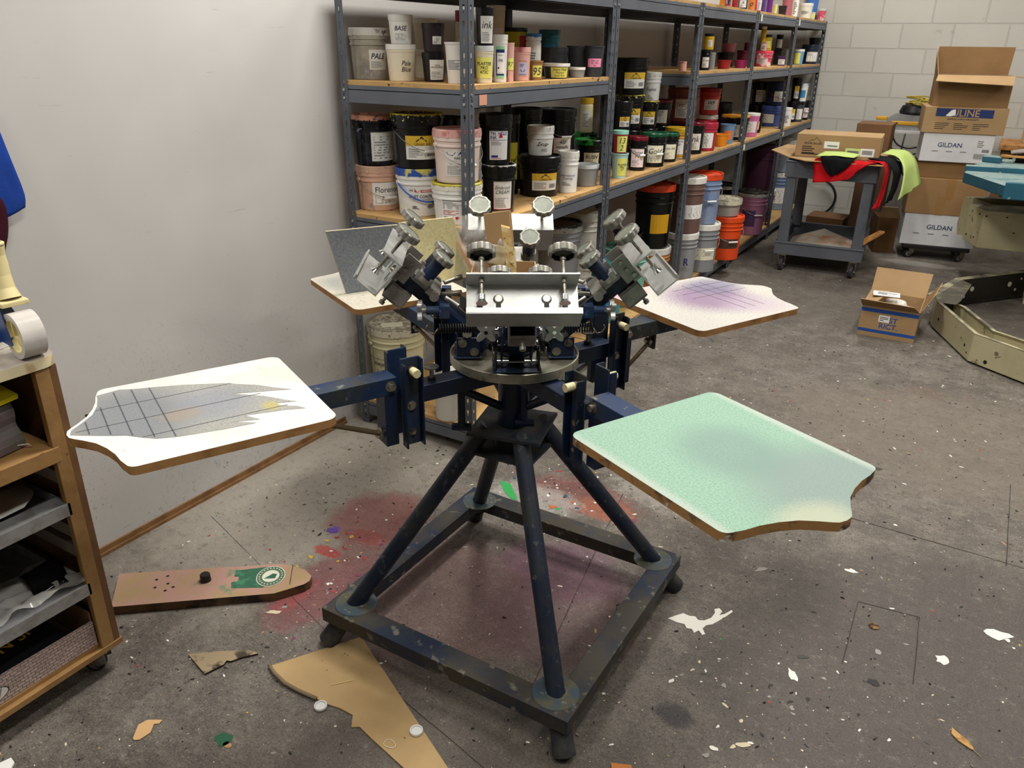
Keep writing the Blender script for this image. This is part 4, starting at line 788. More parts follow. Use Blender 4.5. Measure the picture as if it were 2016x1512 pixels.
for (an,r0,L,nose,zt,mt_,me_,lb,cd) in PLT:
    M=RZ(an); ol=platen_outline(L,nose)
    mb=MB(); mb.prism(ol,-.018,0,mt_,me_,mdf)
    for bx_,by_ in ((L+.03,-.085),): mb.cyl((bx_-.006,by_-.004,-.009),(bx_+.0042,by_-.012,-.009),.003,blackm,n=8) if cd=='w' else None
    po=mb.build('platen',press,bevel=.0015,label=lb)
    po.matrix_local=Matrix.LocRotScale(Vector((r0*math.cos(math.radians(an)),r0*math.sin(math.radians(an)),zt)),RZ(an).to_quaternion(),None)
    if cd=='w':
        mb=MB(); z=.0006
        # local x outward, y tangential; grey felt with torn white streaks toward the arm
        out=[(.403,-.170),(.357,-.180),(.329,-.167),(.285,-.154),(.231,-.135),(.187,-.114),(.149,-.096),(.125,-.074),(.097,-.053),(.068,-.020),(.035,.014),(.071,.000),(.100,-.010),(.153,-.030),(.096,.019),(.066,.060),(.046,.082),(.086,.068),(.084,.082),(.054,.105),(.042,.125),(.081,.110),(.099,.107),(.122,.102),(.160,.094),(.139,.128),(.186,.112),(.150,.140),(.213,.135),(.243,.130),(.271,.126),(.298,.121),(.334,.108),(.357,.088),(.38,.064),(.405,.050),(.437,.030),(.472,.006),(.468,-.014),(.448,-.038),(.424,-.070),(.410,-.11),(.404,-.15)]
        mb.add([(x,y,z) for x,y in out],[tuple(range(len(out)))],mgray)
        for y_,xa,xb in ((-.088,.14,.415),(.0,.10,.462),(.088,.07,.355)): mb.add([(xa,y_-.0009,z+.0004),(xb,y_-.0009,z+.0004),(xb,y_+.0009,z+.0004),(xa,y_+.0009,z+.0004)],[(0,1,2,3)],lnm)
        for x_,ya,yb in ((.30,-.155,.118),(.335,-.165,.100),(.37,-.168,.070),(.405,-.10,.045),(.44,-.04,.022)): mb.add([(x_-.0012,ya,z+.0004),(x_+.0012,ya,z+.0004),(x_+.0012,yb,z+.0004),(x_-.0012,yb,z+.0004)],[(0,1,2,3)],lnm)
        mb.build('felt_patch',po)
    if cd=='p':
        mb=MB(); z=.0005
        yl=(.0,) if cd=='g' else (.03,.075,.12)
        for y_ in yl: mb.add([(.2,y_-.0007,z),(L+.02,y_-.0007,z),(L+.02,y_+.0007,z),(.2,y_+.0007,z)],[(0,1,2,3)],lnm)
        for x_ in ((.34,) if cd=='g' else (.27,.31,.35)): mb.add([(x_-.0007,-.12,z),(x_+.0007,-.12,z),(x_+.0007,.15,z),(x_-.0007,.15,z)],[(0,1,2,3)],lnm)
        mb.build('pencil_lines',po)
    # arm
    drop=zt-.895
    ar=MB(M); ar.b2((.03,-.026,.795),(.315,.026,.838),blue); armo=ar.build('platen_arm',press,bevel=.002)
    ar=MB(M); ar.b2((.352,-.028,.832+drop),(r0+.30,.028,.876+drop),bluedirty); ar.b2((.352,-.0275,.70),(.385,.0275,.832+drop),blue); ar.build('outer_tube',armo,bevel=.002)
    for sd in (1,-1):
        y_=sd*.046; ch=MB(M)
        ch.b2((.295,sd*.031,.695),(.345,sd*.036,.925),bluedirty); ch.b2((.295,sd*.036,.695),(.300,sd*.058,.925),blue); ch.b2((.340,sd*.036,.695),(.345,sd*.058,.915),blue)
        ch.build('bracket',armo,bevel=.004)
        nb=MB(M); nb.cyl((.32,sd*.036,.895),(.32,sd*.050,.895),.010,steel,n=6); nb.cyl((.32,sd*.050,.895),(.32,sd*.074,.895),.0105,nylon,n=8); nb.build('nylon_bolt',armo)
        for (q_,r_,l_) in (((.32,sd*.036,.80),.008,.008),((.32,sd*.036,.73),.006,.008),((.368,sd*.0275,.855+drop),.009,.012)):
            bb=MB(M); bolt(bb,q_,(0,sd,0),r=r_,L=l_); bb.build('bolt',armo)
    rd=MB(M); rd.cyl((.385,0,.725),(r0+.015,0,.808+drop),.0065,mat('#6e5f48',.5,.6,name='rusty_rod'),n=12); rd.cyl((.385,0,.725),(.395,0,.73),.014,steel,n=12); rd.cyl((r0-.005,0,.800+drop),(r0+.005,0,.806+drop),.014,steel,n=6); rd.b2((r0+.012,-.012,.78+drop),(r0+.02,.012,.832+drop),blackm); rd.build('tension_rod',armo)
    sc=MB(M); sc.cyl((.245,0,.838),(.245,0,.846),.011,blackm,n=6); sc.cyl((.245,0,.846),(.245,0,.868),.0055,steel,n=12); sc.lathe([(.008,0),(.019,.004),(.019,.007),(0,.008)],mat('#5a564e',.6,.5,'#34322e',20,name='grimy_screw_head'),20,c=(.245,0,.867)); sc.build('leveling_screw',armo)
    br=MB(M); br.cyl((.17,0,.797),(.04,0,.715),.011,blue,n=14); br.build('brace',armo)
    kb=MB(M); kb.lathe([(.0,-.03),(.024,-.03),(.026,-.026),(.026,-.01),(.022,-.006),(0,-.006)],black,12,c=(r0+.235,0,.832+drop)); kb.build('clamp_knob',armo)
for (x,y) in ((-.072,-.144),(.055,-.034)):
    mb=MB(); mb.cyl((x,y,.80),(x,y,.69),.010,blue,n=14); mb.cyl((x-.022,y-.012,.685),(x+.022,y+.012,.685),.0105,blue,n=14); mb.build('stop_handle',press)
# heads
HA=-56.5
def knob(mb,M,z,R,h,m=alud,lobes=10,top=None,dish=True):
    n=60; ol=[]
    for i in range(n):
        a=2*PI*i/n; s=.5+.5*math.cos(lobes*a); r=R*(1-.075*(1-s**.6)); ol.append((r*math.cos(a),r*math.sin(a)))
    sc_=lambda k:[(x*k,y*k) for x,y in ol]
    lv=[(.90,z),(1,z+h*.12),(1,z+h*.82),(.93,z+h)]
    for (k0,za),(k1,zb) in zip(lv[:-1],lv[1:]):
        a=[(x,y,za) for x,y in sc_(k0)]; b=[(x,y,zb) for x,y in sc_(k1)]
        mb.add(a+b,[(i,(i+1)%n,n+(i+1)%n,n+i) for i in range(n)],m,False,M)
    b=[(x,y,z+h) for x,y in sc_(.93)]; c=[(x,y,z+h) for x,y in sc_(.80)]
    mb.add(b+c,[(i,(i+1)%n,n+(i+1)%n,n+i) for i in range(n)],m,False,M); mb.add([(x,y,z+h-.001) for x,y in sc_(.80)],[tuple(range(n))],top or m,False,M)
    a=[(x,y,z) for x,y in sc_(.90)]; c=[(x,y,z) for x,y in sc_(.78)]; e=[(x,y,z+h*.6) for x,y in sc_(.74)]
    mb.add(a+c,[(i,n+i,n+(i+1)%n,(i+1)%n) for i in range(n)],m,False,M); mb.add(c+e,[(i,n+i,n+(i+1)%n,(i+1)%n) for i in range(n)],blackm,False,M); mb.add(e,[tuple(range(n))],mat('#55544e',.5,.5,name='knob_hollow'),False,M)
knobm=mat('#9a9890',.45,.7,'#77756c',30,.4,.7,name='cast_knob_metal'); ktop=mat('#6d7269',.5,.4,'#85887b',26,.45,.7,name='worn_knob_face')
uu=(.743,.669); vv=(-.669,.743)
T0=Matrix(((uu[0],0,vv[0],.10),(0,1,0,0),(uu[1],0,vv[1],.925),(0,0,0,1)))   # arm frame: x along arm, y tangential, z up from arm
def make_head(an,tilt=0):
    """one print head in its own frame (x radial, z up)"""
    T=T0
    h=MB(T); h.b2((-.035,-.020,-.032),(.238,.020,0),blue); 
    hd=h.build('print_head',press,bevel=.0015); hd.location=(0,0,0); hd.rotation_euler=(0,0,math.radians(an))
    m=MB(T)
    for sd in (1,-1): m.b2((-.045,sd*.034,-.030),(.13,sd*.040,.002),blue); 
    m.b2((-.045,-.048,-.012),(-.03,.048,.006),blue); m.b2((.10,-.048,-.030),(.112,.048,-.004),blue); m.build('yoke',hd,bevel=.002)
    m=MB(T)   # cast micro-registration blocks
    m.b2((.138,-.052,.001),(.172,.052,.022),alud); m.b2((.165,-.034,.001),(.218,.034,.018),alud)
    for sd in (1,-1):
        m.cyl((.150,sd*.062,.014),(.150,sd*.075,.014),.012,alud,n=14); m.b2((.175,sd*.035,.015),(.215,sd*.062,.040),alud)
        m.cyl((.135,sd*.050,.028),(.118,sd*.066,.052),.0055,steel,n=10); m.cyl((.118,sd*.066,.052),(.108,sd*.072,.066),.008,steel,n=6)
        m.cyl((.120,sd*.03,.02),(.085,sd*.05,.03),.006,alud,n=10)
    m.build('registration_block',hd,bevel=.002)
    m=MB(T)
    m.b2((.02,-.030,.001),(.150,-.018,.010),chrome); m.cyl((.015,-.024,.006),(.0,-.024,.012),.005,chrome,n=8)
    bolt(m,(.02,-.048,-.012),(0,-1,0),chrome); bolt(m,(.02,.048,-.012),(0,1,0),chrome); bolt(m,(.10,-.048,-.010),(0,-1,0),chrome); bolt(m,(.10,.048,-.010),(0,1,0),chrome)
    m.build('latch_bar',hd)
    for sd in (1,-1):
        m=MB(T); m.cyl((.192,sd*.047,.020),(.192,sd*.047,.085),.0175,blue,n=22); m.cyl((.192,sd*.047,.020),(.192,sd*.047,.032),.021,alud,n=22); m.cyl((.192,sd*.047,.078),(.192,sd*.047,.086),.019,blue,n=22); m.build('adjuster_post',hd)
        m=MB(T); knob(m,Matrix.Translation((.192,sd*.047,.086)),0,.029,.017,knobm,10,ktop); m.build('adjuster_knob',hd)
    m=MB(T)
    for sd in (1,-1):
        m.b2((.222,sd*.040,-.020),(.262,sd*.044,.050),mat('#8b8982',.4,.7,name='plate_metal')); 
        for (x_,z_) in ((.242,.036),(.242,.012),(.250,-.010)): bolt(m,(x_,sd*.044,z_),(0,sd,0),steel,r=.006,L=.006,wash=False)
    m.b2((.240,-.044,-.028),(.262,.044,-.020),alud); m.build('clamp_bracket',hd,bevel=.001)
    m=MB(T); tw=.004
    m.b2((.185,-.030,-.038),(.243,.030,-.034),alud); m.b2((.185,-.030,-.082),(.243,.030,-.078),alud); m.b2((.185,-.030,-.078),(.243,-.026,-.038),alud); m.b2((.185,.026,-.078),(.243,.030,-.038),alud); m.b2((.186,-.026,-.078),(.19,.026,-.038),bluedirty)
    m.cyl((.228,0,-.082),(.228,0,-.100),.0045,alud,n=10); m.cyl((.228,0,-.100),(.228,0,-.108),.008,alud,n=6); m.build('end_box',hd,bevel=.002)
    # screen clamp channel
    HL=.121
    m=MB(T)
    m.b2((.262,-HL,-.066),(.266,HL,.034),alu); m.b2((.266,-HL,.030),(.318,HL,.034),alu); m.b2((.266,-HL,-.066),(.330,HL,-.062),alu); m.b2((.326,-HL,-.066),(.330,HL,-.052),alu)
    for y_ in (-.092,.092): m.b2((.2655,y_-.006,-.030),(.2665,y_+.006,-.018),blackm)
    for y_ in (-.052,.052):
        m.b2((.2655,y_-.0055,-.038),(.2668,y_+.0055,-.014),blackm); m.cyl((.266,y_,-.004),(.272,y_,-.004),.0115,steel,.008,n=20)
    cl=m.build('screen_clamp',hd,bevel=.0012)
    for sd in (1,-1):
        m=MB(T); y_=sd*.088
        m.cyl((.298,y_,-.022),(.298,y_,.084),.0042,steel,n=12); m.cyl((.298,y_,.074),(.298,y_,.084),.0075,steel,n=6); m.cyl((.298,y_,.018),(.298,y_,.029),.0075,steel,.006,n=14)
        m.cyl((.298,y_,-.020),(.298,y_,-.008),.0075,chrome,n=12); m.cyl((.298,y_,-.028),(.298,y_,-.020),.0125,chrome,.007,n=20); m.cyl((.298,y_,-.0285),(.298,y_,-.028),.012,mat('#a98f86',.5,name='pad'),n=20)
        m.build('clamp_screw',hd)
        m=MB(T); knob(m,Matrix.Translation((.298,y_,.084)),0,.0325,.019,knobm,10,ktop); m.build('clamp_knob',hd)
    # star knobs, lower blocks and springs (frame of the turntable)
    for sd in (1,-1):
        y_=sd*.078; m=MB()
        m.cyl((.175,y_,1.003),(.222,y_,1.003),.011,bluedirty,n=16); m.cyl((.222,y_,1.003),(.232,y_,1.003),.008,alud,n=12); m.b2((.165,y_-.014,.985),(.19,y_+.014,1.018),bluedirty); m.build('adjuster_block',hd,bevel=.002)
        ol=[]
        for i in range(40):
            a=2*PI*i/40+PI/4; c=abs(math.cos(2*(a-PI/4))); r=.0105+.0185*c**2.4; ol.append((r*math.cos(a),r*math.sin(a)))
        m=MB(); Mx=Matrix(((0,0,1,.232),(1,0,0,y_),(0,1,0,1.003),(0,0,0,1))); m.prism(ol,0,.011,alu,M=Mx); m.cyl((.243,y_,1.003),(.244,y_,1.003),.0045,blackm if sd<0 else chrome,n=12); m.build('star_knob',hd,bevel=.0015)
        m=MB(); pts=[]; x0,x1=.085,.195; N=17
        for i in range(N*12+1): 
            a=2*PI*i/12; pts.append((x0+(x1-x0)*i/(N*12),sd*.062+.0105*math.cos(a),.951+.0105*math.sin(a)))
        m.tube(pts,.0026,mat('#17171a',.45,.3,name='spring_steel'),5)
        m.tube([(x1,sd*.062,.951),(x1+.01,sd*.062,.936),(x1+.022,sd*.062,.940),(x1+.03,sd*.062,.952),(x1+.026,sd*.062,.960)],.0018,steel,6); m.tube([(x0,sd*.062,.951),(x0-.01,sd*.062,.951)],.0018,steel,6); m.build('spring',hd)
    return hd
h0=make_head(HA)
for k in (1,2,3):
    c=copy_tree(h0,press); c.rotation_euler=(0,0,math.radians(HA+90*k))
for k in range(4):
    M=RZ(HA+90*k); m=MB(M)
    for sd in (1,-1): m.b2((.090,sd*.050,.867),(.150,sd*.055,.922),blue)
    m.b2((.085,-.060,.8665),(.158,.060,.8715),bluedirty); m.b2((.10,-.05,.905),(.106,.05,.922),blue)
    bk=m.build('head_bracket',press,bevel=.003)
    for sd in (1,-1):
        for (x_,z_) in ((.105,.885),(.135,.908)): m=MB(M); bolt(m,(x_,sd*.0552,z_),(0,sd,0),steel,r=.0075,L=.006); m.build('bolt',bk)
        m=MB(M); bolt(m,(.125,sd*.045,.8715),(0,0,1),steel,r=.006,L=.007); m.build('bolt',bk)
    m=MB(M); m.cyl((.125,-.05,.885),(.125,.05,.885),.0045,chrome,n=10); m.build('hinge_rod',bk)
m=MB(); m.lathe([(.045,.866),(.045,.95),(.052,.952),(.052,.96),(0,.96)],blue,28); m.build('centre_post',press)
# things resting on the press
def panel(name,q,th,m,me_,label,cat):
    a,b,c,d=[Vector(p) for p in q]; n=(b-a).cross(d-a).normalized(); mb=MB()
    vs=[a,b,c,d]+[p+n*th for p in (a,b,c,d)]
    mb.add([tuple(v) for v in vs],[(0,1,2,3)],m); mb.add([tuple(v) for v in vs],[(7,6,5,4)],m)
    mb.add([tuple(v) for v in vs],[(0,1,5,4),(1,2,6,5),(2,3,7,6),(3,0,4,7)],me_)
    o=mb.build(name,label=label,cat=cat); return o
gp=felt('#6a737d','#8b8f90','#3a414b',150,name='grey_fleck')
panel('flecked_board',[(-1.734,1.851,.852),(-1.612,2.100,.852),(-1.592,2.085,1.060),(-1.752,1.799,1.062)],.009,gp,mat('#b5a888',.8,name='panel_edge'),'grey flecked rigid panel leaning upright on the rear left print board','panel')
yp=felt('#dcd3a4','#cdc28c','#9a8656',70,name='yellow_fleck')
panel('chipboard_offcut',[(-1.605,2.05,.852),(-1.500,2.255,.852),(-1.530,2.17,1.070),(-1.625,2.005,1.068)],.009,yp,mat('#c9b98a',.8,name='panel_edge'),'yellowish flecked chipboard panel behind the grey panel','panel')
bx=thing('cardboard_box','small open cardboard box of scraps resting on top of the press centre','box',(-1.035,1.700,.960),math.radians(30))
m=MB(); W_,D_,H_=.165,.12,.115
m.b2((-W_/2,-D_/2,0),(W_/2,D_/2,.003),card); m.b2((-W_/2,-D_/2,0),(W_/2,-D_/2+.003,H_),card); m.b2((-W_/2,D_/2-.003,0),(W_/2,D_/2,H_),card); m.b2((-W_/2,-D_/2+.003,0),(-W_/2+.003,D_/2-.003,H_),card); m.b2((W_/2-.003,-D_/2+.003,0),(W_/2,D_/2-.003,H_),card); m.build('body',bx)
m=MB(); m.add([(-.045,D_/2,H_-.01),(.03,D_/2,H_-.01),(.015,D_/2+.03,H_+.13),(-.035,D_/2+.03,H_+.125)],[(0,1,2,3)],card); m.add([(-.045,D_/2-.003,H_-.01),(.03,D_/2-.003,H_-.01),(.015,D_/2+.027,H_+.13),(-.035,D_/2+.027,H_+.125)],[(3,2,1,0)],card); m.build('flap',bx)
m=MB(); m.add([(-W_/2,-D_/2,H_),(-W_/2,D_/2,H_),(-W_/2-.045,D_/2-.01,H_+.075),(-W_/2-.035,-D_/2+.02,H_+.06)],[(0,1,2,3)],cardin); m.build('flap',bx)
fp=panel('flap',[(-1.069,1.683,1.07),(-1.020,1.712,1.07),(-1.022,1.700,1.222),(-1.078,1.668,1.212)],.003,card,card,None,None); fp.parent=bx; fp.matrix_parent_inverse=(Matrix.Translation((-1.035,1.700,.960))@Matrix.Rotation(math.radians(30),4,'Z')).inverted()
# plastic bag, sheet, stick in the box
def crumple(name,o,ux,uy,nu,nv,amp,m,label,cat,seed,th=0):
    o=Vector(o);ux=Vector(ux);uy=Vector(uy);n=ux.cross(uy).normalized(); vs=[];fs=[]
    for j in range(nv+1):
        for i in range(nu+1):
            u,v=i/nu,j/nv; p=o+ux*u+uy*v; vs.append(p+n*amp*(noise.noise(Vector((u*5+seed,v*5,seed)))*1.6+noise.noise(Vector((u*14,v*14+seed,0)))*.5))
    for j in range(nv):
        for i in range(nu): a=j*(nu+1)+i; fs.append((a,a+1,a+nu+2,a+nu+1))
    mb=MB(); mb.add(vs,fs,m,True); ob=mb.build(name,label=label,cat=cat)
    if th: s_=ob.modifiers.new('s','SOLIDIFY'); s_.thickness=th
    return ob
plast=NT('clear_plastic_film').fin('#e8e6e0',.15,0,.8,0,.42)
ri=Vector((.86,.51,0)); bk_=Vector((-.51,.86,0))
crumple('plastic_bag',Vector((-1.150,1.637,1.035)),ri*.125,Vector((.012,.008,.170)),18,18,.016,plast,'crumpled clear plastic bag sticking out of the small box on the press','bag',3)
crumple('paper_scrap',Vector((-1.063,1.664,1.085)),ri*.075+Vector((0,0,-.012)),Vector((-.005,.0,.055)),8,8,.004,mat('#d3c8a8',.7,0,'#9c8f70',30,.55,.62,name='printed_scrap'),'pale printed paper scrap standing in the small box on the press','paper',5,.001)
panel('wood_stick',[(-.993,1.668,1.00),(-.972,1.681,1.00),(-.998,1.664,1.19),(-1.016,1.653,1.195)],.02,mat('#cdaa6c',.7,0,'#e4cf9c',60,.45,.6,c3='#8f6734',sc3=90,lo3=.6,hi3=.66,name='strand_board'),mat('#b98b4e',.7,name='strand_board_edge'),'short strand board stick leaning up beside the small box on the press','stick')
# ------------------------------------------------------------------ helpers for cloth
def sheet(name,rows,m,label,cat,fold=.006,fs=14,seed=0,up=6,smooth=3,th=.002,group=None):
    R=[[Vector(p) for p in r] for r in rows]; n=len(R[0])
    def up1(pts,k):
        out=[]
        for a,b in zip(pts[:-1],pts[1:]): out+= [a.lerp(b,i/k) for i in range(k)]
        return out+[pts[-1]]
    R=[up1(r,up) for r in R]; cols=list(zip(*R)); cols=[up1(list(c),up) for c in cols]; G=[list(r) for r in zip(*cols)]
    M_,N=len(G),len(G[0])
    for _ in range(smooth):
        H=[[p.copy() for p in r] for r in G]
        for j in range(1,M_-1):
            for i in range(N):
                a=G[j-1][i]+G[j+1][i]; k=2
                if 0<i<N-1: a=a+G[j][i-1]+G[j][i+1]; k=4
                H[j][i]=a/k
        G=H
    vs=[]
    for j in range(M_):
        for i in range(N):
            p=G[j][i]; t=noise.noise(Vector((i/N*fs+seed,j/M_*fs*.25,seed)))
            a=G[j][min(i+1,N-1)]-G[j][max(i-1,0)]; b=G[min(j+1,M_-1)][i]-G[max(j-1,0)][i]; nn=a.cross(b); nn=nn.normalized() if nn.length>1e-9 else Vector((0,0,1))
            vs.append(p+nn*fold*t*(.3+.9*j/M_))
    fs_=[(j*N+i,j*N+i+1,(j+1)*N+i+1,(j+1)*N+i) for j in range(M_-1) for i in range(N-1)]
    mb=MB(); mb.add(vs,fs_,m,True); o=mb.build(name); tag(o,label,cat,group)
    s_=o.modifiers.new('thickness','SOLIDIFY'); s_.thickness=th; return o
fab=lambda c,c2=None:mat(c,.9,0,c2,8,.4,.7,bump=160,name='jersey_fabric',spec=.2)
# ------------------------------------------------------------------ utility cart
ca=math.radians(5); cart=thing('utility_cart','grey plastic two shelf rolling utility cart loaded with a flat box and shirts','cart',(-1.342,6.262,0),ca)
cg=mat('#50545b',.55,0,'#5d6168',4,.4,.7,c3='#7d8085',sc3=40,lo3=.68,hi3=.74,name='grey_cart_plastic',bump=120)
CW,CD=.64,.88
def tray(name,z0,z1,fl_,par,flare=.012):
    m=MB(); t_=.012
    def rim(x0,y0,x1,y1,z0,z1): m.b2((x0,y0,z0),(x1,y1,z1),cg)
    rim(0,0,CW,.03,z0,z1); rim(0,CD-.03,CW,CD,z0,z1); rim(0,.03,.03,CD-.03,z0,z1); rim(CW-.03,.03,CW,CD-.03,z0,z1)
    m.b2((.03,.03,fl_),(CW-.03,CD-.03,fl_+.012),cg); m.b2((-.006,-.006,z1-.012),(CW+.006,.0,z1),cg)
    return m.build(name,par,bevel=.006)
ut=tray('upper_tray',.712,.835,.80,cart)
m=MB(); sf=flat_surf((.26,-.0005,.765),(1,0,0),(0,0,1)); put_text(m,sf,'RUBBERMAID',0,0,.20,.03,mat('#43474d',.5,name='embossed_letters'),.002); m.build('embossed_lettering',ut)
tray('lower_tray',.125,.225,.135,cart)
for x_ in (.0,CW):
    for y_ in (.0,CD):
        m=MB(); sx=1 if x_==0 else -1; sy=1 if y_==0 else -1
        w0,w1=.078,.070
        a=[(x_+sx*.012,y_+sy*.010,.2),(x_+sx*(.012+w0),y_+sy*.010,.2),(x_+sx*(.012+w0),y_+sy*.07,.2),(x_+sx*.012,y_+sy*.07,.2)]
        b=[(x_+sx*.014,y_+sy*.012,.72),(x_+sx*(.014+w1),y_+sy*.012,.72),(x_+sx*(.014+w1),y_+sy*.06,.72),(x_+sx*.014,y_+sy*.06,.72)]
        m.add(a+b,[(0,1,5,4),(1,2,6,5),(2,3,7,6),(3,0,4,7),(0,3,2,1),(4,5,6,7)],cg); m.build('leg',cart,bevel=.006)
wh=mat('#2a2a2b',.6,name='caster_tyre'); whg=mat('#7f7f7b',.6,name='grey_wheel')
def caster(par,x,y,r,ang,tyre,w_=.028,top=None):
    M=Matrix.Translation((x,y,0))@Matrix.Rotation(ang,4,'Z'); top=top or r*2+.03
    m=MB(M); m.b2((-.02,-w_*.9,r*1.2),(.02,-w_*.75,top-.004),steel); m.b2((-.02,w_*.75,r*1.2),(.02,w_*.9,top-.004),steel); m.b2((-.03,-w_,top-.006),(.03,w_,top),steel)
    for s_ in (1,-1): m.add([(-.02,s_*w_*.82,r*1.2),(.02,s_*w_*.82,r*1.2),(.012-.015,s_*w_*.82,r*.85),(-.012-.015,s_*w_*.82,r*.85)],[(0,1,2,3)],steel)
    m.cyl((-.015,-w_,r),(-.015,w_,r),.005,steel,n=10)
    c=m.build('caster',par)
    m=MB(M@Matrix.Translation((-.015,0,r))@Matrix.Rotation(PI/2,4,'X')); hw=w_*.5
    m.lathe([(0,-hw*.5),(r*.62,-hw*.5),(r*.66,-hw),(r*.93,-hw),(r,-hw*.6),(r,hw*.6),(r*.93,hw),(r*.66,hw),(r*.62,hw*.5),(0,hw*.5)],tyre,28,ms=[whg,whg,tyre,tyre,tyre,tyre,tyre,whg,whg]); m.build('wheel',c)
for x_,y_,a_ in ((.07,.03,1.45),(.585,.03,1.4),(.07,CD-.05,1.2),(.60,CD-.04,.15)): caster(cart,x_,y_,.048,a_,wh,top=.126)
# board on the cart, carton, shirts
bd=MB()
q5=[(-1.512,6.463),(-1.335,6.300),(-1.335,7.05),(-1.50,6.95)]; zz5=[.880,.853,.853,.878]
for (dz,fo) in ((0,(0,1,2,3)),(-.006,(3,2,1,0))): bd.add([(x,y,z+dz) for (x,y),z in zip(q5,zz5)],[fo],card)
bd.add([(x,y,z) for (x,y),z in zip(q5,zz5)]+[(x,y,z-.006) for (x,y),z in zip(q5,zz5)],[(i,(i+1)%4,(i+1)%4+4,i+4) for i in range(4)],ply)
bd.prism([(-1.335,6.300),(-1.201,6.180),(-.672,6.22),(-.68,6.98),(-1.335,7.05)],.847,.853,card,ply)
bd.build('cardboard_sheet',label='bent tan board laid across the top of the grey cart, overhanging on the left',cat='board')
def carton(name,label,loc,rz,W,D,H,m=card,cat='box',deco=None,grp=None,closed=True,bev=.004):
    t=thing(name,label,cat,loc,rz,grp); b=MB(); 
    if closed: b.b2((0,0,0),(W,D,H),m)
    else:
        b.b2((0,0,0),(W,D,.004),m); b.b2((0,0,.004),(W,.004,H),m); b.b2((0,D-.004,.004),(W,D,H),m); b.b2((0,.004,.004),(.004,D-.004,H),m); b.b2((W-.004,.004,.004),(W,D-.004,H),m)
    o=b.build('body',t,bevel=bev if closed else 0)
    if deco:
        d=MB(); s_=flat_surf((W/2,0,H/2),(1,0,0),(0,0,1)); deco(d,s_,W,H); d.build('printing',t)
    return t
kk=mat('#1c1b1e',.7,name='box_print'); gk=mat('#77787a',.7,name='grey_print'); nv=mat('#1d2f63',.6,name='navy_print')
def bars(d,s_,x0,y0,x1,y1,m=kk,n=16,seed=1,off=.0016):
    r=random.Random(seed); x=x0
    while x<x1-.001: w_=(x1-x0)/n*r.uniform(.3,1.1); put_rect(d,s_,x,y0,min(x+w_*.55,x1),y1,m,off); x+=w_
def eb(d,s_,W,H):
    put_text(d,s_,'EDDIE BAUER',-W*.29,H*.10,W*.26,H*.09,kk,.001)
    pk_=[(-W*.35,H*.17),(-W*.31,H*.26),(-W*.295,H*.23),(-W*.26,H*.36),(-W*.225,H*.24),(-W*.20,H*.17)]
    for a,b in zip(pk_[:-1],pk_[1:]):
        dx,dy=b[0]-a[0],b[1]-a[1]; L=math.hypot(dx,dy); nx,ny=-dy/L*.0015,dx/L*.0015; put_poly(d,s_,[(a[0]-nx,a[1]-ny),(b[0]-nx,b[1]-ny),(b[0]+nx,b[1]+ny),(a[0]+nx,a[1]+ny)],kk)
    put_lines(d,s_,-W*.42,-H*.36,-W*.22,H*.0,4,kk,3,.001); put_rect(d,s_,-W*.42,-H*.38,-W*.15,-H*.34,kk,.001)
    put_rect(d,s_,-W*.16,-H*.08,W*.02,H*.22,paper,.0008); put_rect(d,s_,-W*.12,H*.0,W*.0,H*.06,gk,.0012)
    put_rect(d,s_,W*.10,-H*.34,W*.28,-H*.02,mat('#cfe08a',.6,name='label_green'),.0008); put_rect(d,s_,W*.125,-H*.24,W*.26,-H*.12,gk,.0012)
    put_rect(d,s_,W*.28,-H*.34,W*.44,H*.0,paper,.0008); bars(d,s_,W*.30,-H*.26,W*.42,-H*.08)
carton('cardboard_box','long flat tan carton with mountain logo and shipping stickers on the grey cart',(-1.318,6.385,.8545),math.radians(4.5),.585,.36,.165,deco=eb)
red=fab('#c3161d','#a81017'); blk=fab('#0d0e12'); lime=fab('#b4c877','#a9bd6b'); whf=fab('#e4e4e0')
ts='shirts draped over the cart'
sheet('shirt',[[(-1.12,6.30,.862),(-.98,6.30,.866),(-.82,6.30,.864),(-.70,6.31,.862)],[(-1.14,6.215,.862),(-.98,6.21,.868),(-.84,6.21,.862),(-.72,6.215,.862)],[(-1.13,6.195,.80),(-.99,6.18,.78),(-.85,6.19,.80),(-.775,6.20,.86)],[(-1.12,6.19,.70),(-1.02,6.185,.712),(-.88,6.185,.742),(-.83,6.20,.80)]],red,'bright red shirt hanging over the front edge of the grey cart','shirt',.02,9,1,group=ts)
sheet('shirt',[[(-1.09,6.30,.885),(-.98,6.31,.89),(-.86,6.31,.885)],[(-1.10,6.19,.885),(-.98,6.175,.895),(-.86,6.19,.885)],[(-1.05,6.165,.80),(-.98,6.16,.79),(-.88,6.17,.85)],[(-1.00,6.165,.765),(-.98,6.16,.765),(-.94,6.17,.79)]],blk,'black shirt bunched on top of the red shirt at the cart front','shirt',.02,10,4,group=ts)
sheet('shirt',[[(-.80,6.33,.866),(-.77,6.40,.868)],[(-.68,6.23,.868),(-.665,6.34,.868)],[(-.65,6.24,.80),(-.638,6.34,.80)],[(-.665,6.225,.62),(-.64,6.32,.64)],[(-.69,6.21,.545),(-.65,6.28,.56)]],fab('#c3161d','#8e0d13'),'red shirt strip hanging down the right corner of the cart','shirt',.018,6,7,group=ts)
sheet('shirt',[[(-.80,6.36,.875),(-.78,6.60,.875)],[(-.66,6.30,.878),(-.65,6.62,.876)],[(-.60,6.32,.80),(-.585,6.66,.80)],[(-.61,6.30,.65),(-.585,6.60,.66)],[(-.63,6.28,.57),(-.60,6.52,.58)]],blk,'black shirt hanging down the right side of the cart beside the lime shirt','shirt',.02,8,9,group=ts)
